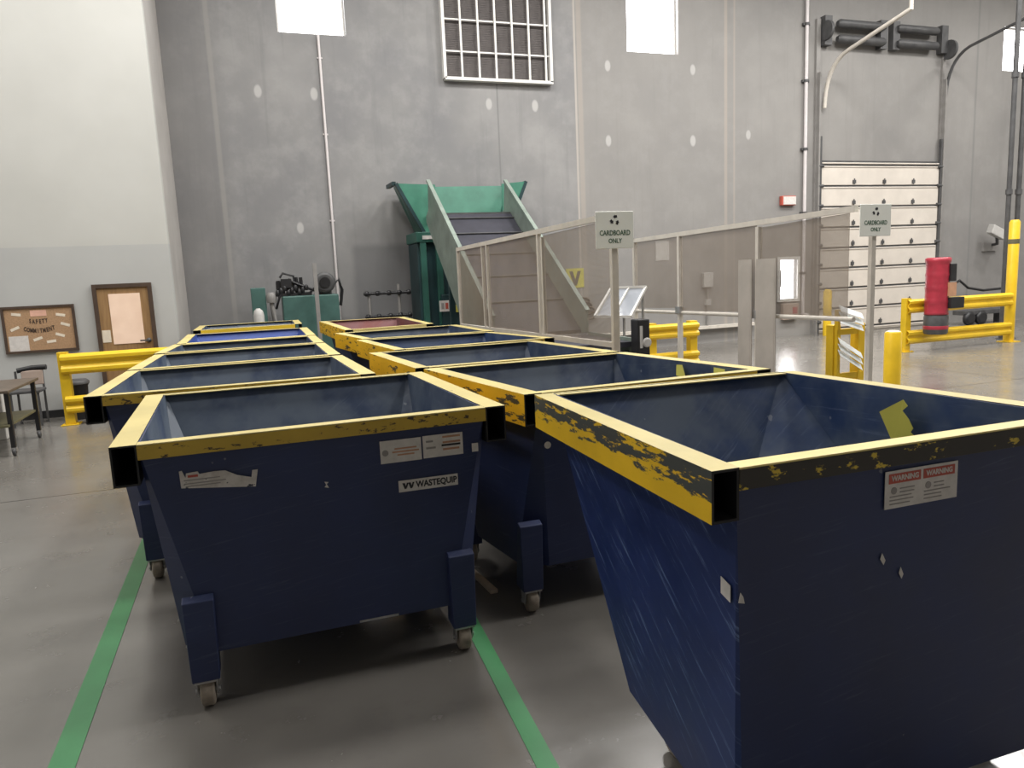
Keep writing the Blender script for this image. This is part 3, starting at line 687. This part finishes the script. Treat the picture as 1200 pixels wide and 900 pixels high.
def cardboard_sign(label, px, py, zc, post_from, w=.302, h=.262):
    s = thing('cardboard_sign', label, 'sign', (px, py, 0), 'cardboard only signs')
    MB().box(px - .022, px + .022, py - .02, py + .02, 0, zc + .02).build('sign_post', M['beam'], s)
    y = py - .026
    f = MB().box(px - w / 2, px + w / 2, y - .006, y + .004, zc - h / 2, zc + h / 2).build('sign_board', M['sign_white'], s, bevel=.004)
    text('lettering', 'CARDBOARD', .050, (px, y - .0068, zc - .022), (1, 0, 0), (0, 0, 1), M['green_ink'], f, bold=.001, sx=.80)
    text('lettering', 'ONLY', .044, (px, y - .0068, zc - .078), (1, 0, 0), (0, 0, 1), M['green_ink'], f, bold=.001, sx=.9)
    a = MB()
    for k in range(3):
        t = math.radians(80 + 120 * k); c = V((px + math.cos(t) * .026, y - .0075, zc + .068 + math.sin(t) * .026)); d = V((math.cos(t + 1.9), 0, math.sin(t + 1.9))); n = V((-d.z, 0, d.x))
        a.prism([c - d * .014 - n * .009, c + d * .002 - n * .009, c + d * .002 - n * .015, c + d * .018, c + d * .002 + n * .015, c + d * .002 + n * .009, c - d * .014 + n * .009], (0, .001, 0))
    a.build('arrow_symbol', M['ink'], f)
    return s
cardboard_sign('left CARDBOARD ONLY sign, on the post at the near end of the left mesh screen', 2.502, 4.88, 1.872, 0)
cardboard_sign('right CARDBOARD ONLY sign, on the post at the near end of the right mesh screen', 5.01, 5.0, 1.905, 0, .33, .265)

# ------------------------------------------------------------------ baler, conveyor, pump unit
hop = thing('baler', 'dark green baler with a flared open hopper against the concrete wall', 'baler', (3.4, 12.3, 0))
# tower
t = MB(); t.box(2.62, 4.25, 12.05, 12.75, 0, 2.15); t.build('tower', M['baler_dark'], hop, bevel=.02)
for x in (2.66, 2.92): MB().box(x, x + .10, 11.98, 12.05, 0, 2.22).build('tower_rib', M['baler_green'], hop, bevel=.008)
MB().box(2.60, 4.30, 11.97, 12.78, 2.15, 2.32).build('tower_collar', M['baler_green'], hop, bevel=.015)
MB().box(2.70, 3.0, 11.955, 11.97, 2.20, 2.26).build('latch_plate', M['ltgrey'], hop)
MB().box(2.95, 3.24, 11.90, 12.05, .0, 1.30).build('side_box', M['baler_dark'], hop, bevel=.02)
p = MB().box(2.90, 3.14, 11.88, 11.90, 1.02, 1.20).build('data_plate', M['label'], hop)
for k in range(3): MB().box(2.93 + k * .07, 2.975 + k * .07, 11.876, 11.88, 1.06, 1.16).build('print_mark', M['red_ink' if k == 1 else 'ink_grey'], p)
MB().box(3.16, 3.30, 11.84, 11.90, 1.0, 1.12).build('yellow_cap', M['spray'], hop)
# flared hopper: four sloped sheets
def sheet(pts, n, t): 
    n = V(n).normalized() * t; return MB().prism(pts, n)
lt = (2.34, 12.05, 3.09); rt = (4.56, 12.05, 3.12); lb = (2.76, 12.05, 2.30); rb = (4.20, 12.05, 2.30); bl_, br_ = (2.45, 12.85, 3.12), (4.50, 12.85, 3.14); bbl, bbr = (2.76, 12.7, 2.30), (4.20, 12.7, 2.30)
sheet([lt, lb, bbl, bl_], (1, 0, .4), .02).build('hopper_side', M['baler_green'], hop)
sheet([rt, rb, bbr, br_], (-1, 0, .4), .02).build('hopper_side', M['baler_green'], hop)
sheet([bl_, br_, bbr, bbl], (0, -1, .2), .02).build('hopper_back', M['baler_light'], hop)
sheet([(2.35, 12.04, 3.09), (2.76, 12.04, 2.30), (2.98, 12.04, 2.30), (2.98, 12.04, 3.07)], (0, 1, 0), .015).build('hopper_front', M['baler_light'], hop)
sheet([(4.55, 12.04, 3.12), (4.20, 12.04, 2.30), (4.12, 12.04, 2.30), (4.12, 12.04, 3.08)], (0, 1, 0), .015).build('hopper_front', M['baler_light'], hop)
e = MB(); e.bar(lt, lb, .07, .05); e.bar((2.31, 12.05, 3.09), (2.31, 12.6, 3.10), .06, .06); e.build('hopper_edge', M['baler_dark'], hop)
e = MB(); e.bar(rt, rb, .05, .05); e.build('hopper_edge', M['baler_dark'], hop)

cv = thing('incline_conveyor', 'grey green inclined conveyor with black belt rising to the baler hopper', 'conveyor', (3.45, 9.5, 0))
A = V((0, 8.75, 1.07)); B = V((0, 11.78, 3.10)); d = (B - A).normalized(); nrm = V((0, -d.z, d.y))
def side(x0, x1):
    lo = -.62
    a, b = A, B
    pts = [a, b, b + V((0, .10, -.45)), b + nrm * lo + V((0, 0, -.05)), V((0, 10.15, .92)), V((0, 9.3, .62)), V((0, 8.75, .62))]
    return MB().prism([V((x0, p.y, p.z)) for p in pts], (x1 - x0, 0, 0))
for x0 in (2.80, 4.08): side(x0, x0 + .025).build('side_panel', M['conv_side'], cv, bevel=.004)
for x0 in (2.785, 4.075): MB().bar((x0 + .02, A.y, A.z), (x0 + .02, B.y, B.z), .06, .035, up=nrm).build('top_flange', M['conv_side'], cv)
off = -.30
bl = MB(); a = A + nrm * off; b = B + nrm * off - d * .55
bl.hexa([(2.83, a.y, a.z - .05), (4.07, a.y, a.z - .05), (4.07, b.y, b.z - .05), (2.83, b.y, b.z - .05), (2.83, a.y, a.z), (4.07, a.y, a.z), (4.07, b.y, b.z), (2.83, b.y, b.z)])
bl.build('belt', M['belt'], cv)
for k in (.22, .42, .61, .80, .95):
    c = a.lerp(b, k); MB().bar((2.83, c.y, c.z + .012), (4.07, c.y, c.z + .012), .02, .03, up=nrm).build('cleat', M['dkgrey'], cv)
# top end plate where the belt drops into the hopper
c = b + V((0, .02, 0)); MB().hexa([(2.83, c.y, c.z - .05), (4.07, c.y, c.z - .05), (4.07, c.y + .05, c.z - .02), (2.83, c.y + .05, c.z - .02), (2.83, c.y, c.z + .03), (4.07, c.y, c.z + .03), (4.07, c.y + .05, c.z + .03), (2.83, c.y + .05, c.z + .03)]).build('end_plate', M['dkgrey'], cv)
for x in (2.86, 4.03):
    MB().bar((x, 10.9, 0), (x, 10.9, 1.62), .08, .08).build('leg', M['baler_dark'], cv); MB().bar((x, 9.1, 0), (x, 9.1, .7), .08, .08).build('leg', M['baler_dark'], cv)
fd = MB(); fd.box(2.80, 2.83, 7.55, 8.75, .62, .80); fd.box(4.08, 4.11, 7.55, 8.75, .62, .80); fd.build('feed_frame', M['conv_side'], cv)
MB().box(2.83, 4.08, 7.55, 8.95, .70, .76).build('feed_belt', M['belt'], cv)
for x in (2.86, 4.05):
    for y in (7.65, 8.5): MB().box(x - .03, x + .03, y - .03, y + .03, 0, .65).build('leg', M['baler_dark'], cv)
MB().lathe((2.78, 8.75, .74), (1, 0, 0), [(.10, 0), (.10, .02), (.05, .03), (.05, 1.34)], 16).build('roller', M['dkgrey'], cv)

# tilted framed panel over the feed belt and black control unit
gp = thing('framed_panel', 'white framed clear panel propped at a slant behind the left sign post', 'panel', (4.2, 8.0, 0))
c4 = [V((3.812, 7.95, 1.046)), V((4.287, 7.95, 1.017)), V((4.616, 8.15, 1.358)), V((4.147, 8.15, 1.37))]
for i in range(4): MB().bar(c4[i], c4[(i + 1) % 4], .03, .03).build('frame_bar', M['white'], gp)
MB().bar(c4[0].lerp(c4[1], .5), c4[3].lerp(c4[2], .5), .022, .022).build('frame_bar', M['white'], gp)
MB().prism(c4, (0, .006, -.004)).build('pane', M['pane'], gp)
for p in (c4[1] + V((-.08, .02, 0)), c4[2] + V((-.05, 0, 0)), c4[3] + V((.03, 0, 0))): MB().bar((p.x, p.y, 0), (p.x, p.y, p.z), .022, .022).build('prop', M['steel'], gp)
cb = thing('control_unit', 'black control unit with round white dial below the clear slanted panel', 'control unit', (4.22, 7.5, 0))
MB().box(4.05, 4.20, 7.34, 7.52, .50, 1.02).build('cabinet', M['black'], cb, bevel=.015); MB().box(4.14, 4.19, 7.37, 7.48, 0, .50).build('stand', M['dkgrey'], cb); MB().box(4.12, 4.26, 7.34, 7.52, 0, .012).build('foot', M['dkgrey'], cb)
MB().lathe((4.155, 7.338, .76), (0, -1, 0), [(.055, 0), (.055, .012), (.04, .02)], 18).build('dial', M['ltgrey'], cb); MB().box(4.07, 4.10, 7.328, 7.339, .70, .95).build('button_plate', M['ltgrey'], cb)
# hydraulic unit left of the baler
hy = thing('hydraulic_unit', 'green hydraulic tank unit with black pump and motor against the concrete wall', 'hydraulic unit', (.8, 12.5, 0))
MB().box(.46, 1.33, 12.2, 12.7, .12, 1.39).build('tank', M['pump_green'], hy, bevel=.02)
f = MB(); f.box(.44, 1.35, 12.18, 12.72, 0, .12); f.build('skid', M['black'], hy)
MB().box(.0, .22, 12.3, 12.65, .75, 1.54).build('electrical_box', M['pump_green'], hy, bevel=.01); MB().box(.06, .14, 12.4, 12.5, 0, .75).build('box_stand', M['black'], hy)
v = MB()
random.seed(5)
for k in range(6):
    x = .42 + k * .07; v.tube([(x, 12.35, 1.39), (x, 12.35, 1.55 + random.random() * .14)], .028, 8); v.box(x - .035, x + .035, 12.30, 12.40, 1.50, 1.56 + .08 * random.random())
v.tube([(.40, 12.3, 1.45), (.62, 12.28, 1.62), (.82, 12.3, 1.52), (1.0, 12.3, 1.45)], .022, 8); v.tube([(.36, 12.3, 1.2), (.42, 12.25, 1.38), (.60, 12.3, 1.66)], .02, 8); v.tube([(.45, 12.3, 1.68), (.50, 12.3, 1.75), (.66, 12.3, 1.7), (.68, 12.3, 1.45)], .018, 8)

for k in range(9):
    x = .40 + k * .055; v.lathe((x, 12.26, 1.40 + .035 * (k % 3)), (0, 0, 1), [(.022, 0), (.032, .02), (.032, .06), (.018, .09)], 8)
v.box(.38, .92, 12.25, 12.42, 1.39, 1.44); v.box(.46, .62, 12.24, 12.36, 1.52, 1.66); v.tube([(.9, 12.3, 1.43), (.97, 12.3, 1.50), (1.05, 12.3, 1.47)], .02, 8)
v.build('valve_block', M['black'], hy)
m = MB(); m.lathe((1.13, 12.2, 1.58), (0, 1, 0), [(.12, 0), (.165, .01), (.165, .04), (.14, .05), (.15, .30), (.10, .36)], 22); m.box(1.03, 1.23, 12.28, 12.5, 1.39, 1.47); m.build('motor', M['dkgrey'], hy)
MB().lathe((1.13, 12.18, 1.58), (0, 1, 0), [(.085, 0), (.085, .02)], 18).build('motor_shroud', M['black'], hy)
v = MB(); v.tube([(1.28, 12.3, 1.55), (1.36, 12.3, 1.62), (1.40, 12.3, 1.45), (1.36, 12.3, 1.2)], .025, 8); v.build('hose', M['black'], hy)
v = MB(); v.tube([(.30, 12.3, 1.30), (.33, 12.28, .9), (.42, 12.25, .85)], .035, 8); v.lathe((.30, 12.3, 1.30), (0, 0, 1), [(.07, 0), (.08, .05), (.08, .12), (.05, .16)], 14); v.build('filter', M['grey'], hy)
MB().box(.94, 1.0, 11.96, 12.02, 0, 1.88).build('stand_pipe', M['grey'], hy)
tag(MB().lathe((.085, 11.85, 0), (0, 0, 1), [(.07, 0), (.08, .9), (.08, 1.13), (.065, 1.20), (.025, 1.235)], 18).build('white_drum', M['ltgrey'], origin=(.19, 11.85, 0)), 'pale drum standing in front of the green electrical box', 'drum')
rk = thing('pipe_rack', 'low black pipe rack with grey uprights between the tank and the baler', 'rack', (2.15, 12.4, 0))
for x in (1.84, 2.34): MB().tube([(x, 12.4, 0), (x, 12.4, 1.50 if x > 2 else 1.36)], .028, 10).build('upright', M['grey'], rk)
for z in (1.36, .98):
    p = MB(); p.tube([(1.75, 12.37, z), (2.52, 12.37, z)], .025, 8)
    for x in (1.80, 1.98, 2.17, 2.34, 2.50): p.lathe((x - .035, 12.37, z), (1, 0, 0), [(.03, 0), (.045, .015), (.045, .055), (.03, .07)], 10)
    p.build('cross_pipe', M['black'], rk)

# ------------------------------------------------------------------ things on the back wall
c = MB(); c.tube([(1.405, YB - .03, .35), (1.405, YB - .03, 5.56)], .022, 8)
for z in (1.2, 2.6, 4.0, 5.2): c.box(1.365, 1.445, YB - .02, YB - .001, z - .012, z + .012)
tag(c.build('wall_conduit', M['conduit'], origin=(1.4, YB, .35)), 'thin white conduit dropping from the left window down the concrete wall', 'conduit')
c = MB(); c.tube([(11.12, YB - .06, .45), (11.12, YB - .06, 8.15)], .035, 10); c.tube([(11.12, YB - .06, .46), (11.26, YB - .06, .42)], .035, 10)
cp = c.build('wall_pipe', M['conduit'], origin=(11.12, YB, .4)); tag(cp, 'tall white pipe on the concrete wall left of the dock door', 'pipe')
for z in (1.3, 2.55, 3.85, 5.2, 6.3):
    k = MB(); k.lathe((11.12, YB - .06, z), (0, 0, 1), [(.05, 0), (.05, .05)], 10); k.box(11.04, 11.2, YB - .055, YB - .001, z, z + .05); k.build('pipe_clamp', M['dkgrey'], cp)
e = thing('alarm_box', 'small red and white alarm box on the wall left of the dock door', 'alarm', (10.71, YB, 2.83))
MB().box(10.53, 10.89, YB - .08, YB, 2.74, 2.93).build('case', M['red_ink'], e, bevel=.01); MB().box(10.57, 10.885, YB - .086, YB - .08, 2.755, 2.915).build('lens', M['label'], e)
tag(MB().box(7.59, 7.89, YB - .008, YB - .001, 1.71, 2.09).build('wall_notice', M['ltgrey'], origin=(7.74, YB, 1.9)), 'plain pale notice sheet on the wall behind the right mesh screen', 'notice')
e = thing('switch_box', 'small grey switch box with drop conduit behind the right mesh screen', 'switch box', (8.75, YB, 1.3))
MB().box(8.64, 8.86, YB - .09, YB - .001, 1.14, 1.43).build('box', M['ltgrey'], e, bevel=.01); MB().tube([(8.75, YB - .04, 1.14), (8.75, YB - .04, .3)], .02, 8).build('drop_conduit', M['grey'], e); MB().box(8.70, 8.82, YB - .07, YB - .001, .78, .90).build('outlet', M['ltgrey'], e)
e = thing('yellow_triangle_sign', 'yellow sign with dark V mark on the wall behind the left mesh screen', 'sign', (5.84, YB, 1.45))
MB().box(5.66, 6.02, YB - .012, YB - .001, 1.27, 1.63).build('sign_board', M['spray'], e); MB().prism([(5.72, YB - .013, 1.58), (5.79, YB - .013, 1.58), (5.84, YB - .013, 1.42), (5.89, YB - .013, 1.58), (5.96, YB - .013, 1.58), (5.87, YB - .013, 1.31), (5.81, YB - .013, 1.31)], (0, -.003, 0)).build('v_mark', M['table_brown'], e)
co = MB()
for k in range(4):
    co.tube([(5.98 + .16 * math.cos(t * .5) * .9 + k * .045, YB - .018 - .008 * k, 1.0 - k * .09 + .07 * math.sin(t * .5)) for t in range(13)], .016, 6)
tag(co.build('coiled_hose', M['brown'], origin=(6, YB, 1)), 'dark coiled hose hanging on the wall below the yellow sign', 'hose')
e = thing('extinguisher_box', 'pink box with red mark on the wall below the bright narrow window', 'box', (10.8, YB, .55))
MB().box(10.58, 10.98, YB - .10, YB, .36, .70).build('case', M['peach'], e, bevel=.01); MB().box(10.82, 10.94, YB - .108, YB - .10, .48, .62).build('red_mark', M['red'], e)
tag(MB().box(6.3, 9.9, YB - .12, YB - .001, .30, .36).build('wall_rail', M['beam'], origin=(8, YB, .33)), 'low cream rail along the foot of the concrete wall behind the screens', 'rail')
e = thing('flood_light', 'small pale flood lamp on a wall bracket left of the dark riser pipes', 'lamp', (16.4, YB, 1.9))
MB().hexa([(16.10, 12.60, 2.02), (16.44, 12.52, 1.84), (16.50, 12.72, 1.86), (16.16, 12.80, 2.04), (16.16, 12.58, 2.22), (16.50, 12.50, 2.04), (16.56, 12.70, 2.06), (16.22, 12.78, 2.24)]).build('lamp_head', M['ltgrey'], e, bevel=.02)
MB().tube([(16.6, YB, 1.75), (16.55, YB - .2, 1.78), (16.40, YB - .3, 1.92)], .035, 8).build('bracket', M['dkgrey'], e); MB().box(16.3, 16.75, YB - .05, YB, 1.62, 1.82).build('mount_plate', M['grey'], e)
h = MB().tube([(15.0, 12.75, .02), (14.98, 12.74, .5), (15.08, 12.74, .85), (15.35, 12.74, .98), (15.62, 12.74, .80), (16.1, 12.74, .72), (16.8, 12.74, .74)], .028, 8)
tag(h.build('cable_loop', M['black'], origin=(15.5, 12.75, 0)), 'black cable loop arching behind the right guard rail', 'cable')
dl = thing('wheel_chock_cart', 'low dark wheeled block on the floor behind the right guard rail', 'cart', (15.3, 12.3, 0))
MB().box(14.95, 16.3, 12.2, 12.55, .22, .32).build('bar', M['dkgrey'], dl, bevel=.01)
for x in (15.05, 15.40): MB().lathe((x, 12.15, .15), (0, 1, 0), [(.10, 0), (.15, .02), (.15, .10), (.10, .12)], 18).build('wheel', M['black'], dl)
MB().box(16.1, 16.2, 12.3, 12.45, 0, .22).build('foot', M['dkgrey'], dl)

# ------------------------------------------------------------------ left side: cork board, chair, table, basket
cbd = thing('cork_board', 'dark framed cork notice board with paper strips on the white wall', 'notice board', (-2.57, WFY, 1.15))
bx0, bx1, bz0, bz1 = -2.975, -2.16, .86, 1.452
MB().box(bx0 + .02, bx1 - .02, WFY - .015, WFY - .001, bz0 + .02, bz1 - .02).build('cork', M['cork'], cbd)
f = MB(); f.box(bx0, bx0 + .03, WFY - .03, WFY - .001, bz0, bz1).box(bx1 - .03, bx1, WFY - .03, WFY - .001, bz0, bz1).box(bx0 + .03, bx1 - .03, WFY - .03, WFY - .001, bz0, bz0 + .03).box(bx0 + .03, bx1 - .03, WFY - .03, WFY - .001, bz1 - .03, bz1)
f.build('board_frame', M['brown'], cbd)
def note(name, u, v, w, h, ang, mat):
    cx = bx0 + u * (bx1 - bx0); cz = bz0 + v * (bz1 - bz0); a = V((math.cos(ang), 0, math.sin(ang))); b = V((-a.z, 0, a.x)); c = V((cx, WFY - .0155, cz))
    MB().prism([c - a * w / 2 - b * h / 2, c + a * w / 2 - b * h / 2, c + a * w / 2 + b * h / 2, c - a * w / 2 + b * h / 2], (0, -.0015, 0)).build(name, mat, cbd)
for u, v, a in ((.20, .83, -.15), (.16, .53, .4), (.80, .78, -.2), (.85, .57, -.35), (.76, .35, -.35), (.45, .29, .3), (.63, .22, .1)): note('paper_strip', u, v, .105, .034, a, M['paper'])
note('paper_card', .19, .21, .215, .19, 0, M['label']); note('pink_note', .50, .84, .18, .075, 0, M['pink_paper'])
for word, zc, size, step, sag in (('SAFETY', .655, .075, .036, .02), ('COMMITMENT', .46, .075, .035, .045)):
    n = len(word)
    for i, ch in enumerate(word):
        u = (i - (n - 1) / 2); x = (bx0 + bx1) / 2 - .01 + u * step; k = u / (n / 2); z = bz0 + zc * (bz1 - bz0) + sag * k * k * .8
        text('paper_letter', ch, size, (x, WFY - .017, z), (1, 0, k * .25 * sag * 12), (-k * .25 * sag * 12, 0, 1), M['brown'], cbd, bold=.003, sx=.6)
ch = thing('side_chair', 'dark framed chair with pale back standing against the white wall behind the table', 'chair', (-2.62, 10.5, 0))
MB().tube([(-2.82, 10.62, .665), (-2.66, 10.64, .69), (-2.50, 10.62, .69)], .033, 10).build('top_rail', M['black'], ch)
MB().box(-2.78, -2.54, 10.60, 10.63, .48, .66).build('backrest', M['peach'], ch, bevel=.01)
MB().box(-2.86, -2.52, 10.28, 10.60, .41, .445).build('seat', M['dkgrey'], ch, bevel=.01)
for x in (-2.84, -2.55):
    MB().bar((x, 10.60, 0), (x, 10.62, .66), .022, .022).build('leg', M['dkgrey'], ch); MB().bar((x, 10.31, 0), (x, 10.31, .41), .022, .022).build('leg', M['dkgrey'], ch)
tb = thing('work_table', 'brown topped work table with olive shelf and casters at the left edge', 'table', (-2.75, 8.95, 0))
tz = .675
MB().box(-3.25, -2.33, 8.4, 9.52, tz - .03, tz).build('table_top', M['table_brown'], tb, bevel=.006)
MB().box(-3.2, -2.38, 8.45, 9.46, .30, .325).build('shelf', M['olive'], tb, bevel=.004)
for x in (-3.19, -2.38):
    for y in (8.52, 9.46):
        l = MB().box(x - .02, x + .02, y - .02, y + .02, .085, tz - .03).build('leg', M['black'], tb)
        MB().lathe((x - .015, y, .04), (1, 0, 0), [(.03, 0), (.04, .005), (.04, .025), (.03, .03)], 16).build('caster_wheel', M['dkgrey'], l); MB().box(x - .025, x + .025, y - .02, y + .02, .045, .085).build('caster_fork', M['steel'], l)
tag(MB().box(-2.98, -2.72, 9.55, 9.75, 0, .60).build('white_carton', M['white'], bevel=.01, origin=(-2.85, 9.65, 0)), 'white carton standing on the floor behind the work table', 'carton')
wb = thing('waste_basket', 'black rounded waste basket at the wall seen through the left guard rail', 'waste basket', (-2.19, 10.6, 0))
MB().lathe((-2.19, 10.6, 0), (0, 0, 1), [(.10, 0), (.13, .42), (.145, .45)], 20).build('bucket', M['black'], wb); MB().lathe((-2.19, 10.6, .45), (0, 0, 1), [(.15, 0), (.15, .03), (.12, .055), (.02, .065)], 20).build('lid', M['dkgrey'], wb)

# ------------------------------------------------------------------ light: unseen high-bay lamps under the ceiling, daylight windows
def lamp(x, y, w, size=1.1, col=(1, .975, .94)):
    l = bpy.data.lights.new('unseen_high_bay_lamp', 'AREA'); l.shape = 'SQUARE'; l.size = size; l.energy = w; l.color = col
    o = bpy.data.objects.new('unseen_high_bay_lamp', l); COL.objects.link(o); o.location = (x, y, ZC - .3)
    o.visible_camera = True
LW = 175
for x in (-4.5, -1.0, 2.5, 6.0, 9.5, 13.0, 16.5):
    for y, k in ((3.0, .2 if x < 5 else .9), (6.2, .85 if x > 0 else .7), (9.3 if x > 0 else 8.3, 1.3 if x > 0 else 1.0)):  # right part of the front row is added to brighten the signs
        lamp(x, y, LW * k * (.7 if x < -4 else 1))
w = bpy.data.worlds.new('world'); scene.world = w; w.use_nodes = True
w.node_tree.nodes['Background'].inputs[0].default_value = (.8, .87, 1, 1); w.node_tree.nodes['Background'].inputs[1].default_value = .6

# ------------------------------------------------------------------ camera
f_px, yaw, pitch, roll = 865.84, .33186, .14915, -.04406
cy, sy, cp, sp = math.cos(yaw), math.sin(yaw), math.cos(pitch), math.sin(pitch)
fw = V((sy * cp, cy * cp, -sp)); r0 = V((cy, -sy, 0)); u0 = r0.cross(fw)
c, s_ = math.cos(roll), math.sin(roll); r = r0 * c + u0 * s_; u = -r0 * s_ + u0 * c
cam = bpy.data.cameras.new('camera'); cam.sensor_width = 36; cam.sensor_fit = 'HORIZONTAL'; cam.lens = f_px / 1200 * 36; cam.clip_start = .05; cam.clip_end = 200
co = bpy.data.objects.new('camera', cam); COL.objects.link(co)
co.matrix_world = Matrix(((r.x, u.x, -fw.x, 0), (r.y, u.y, -fw.y, 0), (r.z, u.z, -fw.z, 1.6), (0, 0, 0, 1)))
scene.camera = co

# ------------------------------------------------------------------ one uniform scale to real metres
done = set()
for o in list(scene.objects):
    o.location = o.location * S
    for k in ('_w', '_q'):
        if k in o: del o[k]
    if o.type == 'MESH' and o.data.name not in done:
        done.add(o.data.name); o.data.transform(Matrix.Scale(S, 4))
    if o.type == 'LIGHT' and o.data.name not in done:
        done.add(o.data.name); o.data.size *= S; o.data.energy *= S * S
    for m in o.modifiers:
        if m.type == 'BEVEL': m.width *= S
        if m.type == 'SOLIDIFY': m.thickness *= S
vs = scene.view_settings; vs.view_transform = 'Standard'; vs.look = 'None'; vs.gamma = 1; vs.use_curve_mapping = False; vs.exposure = 0.0
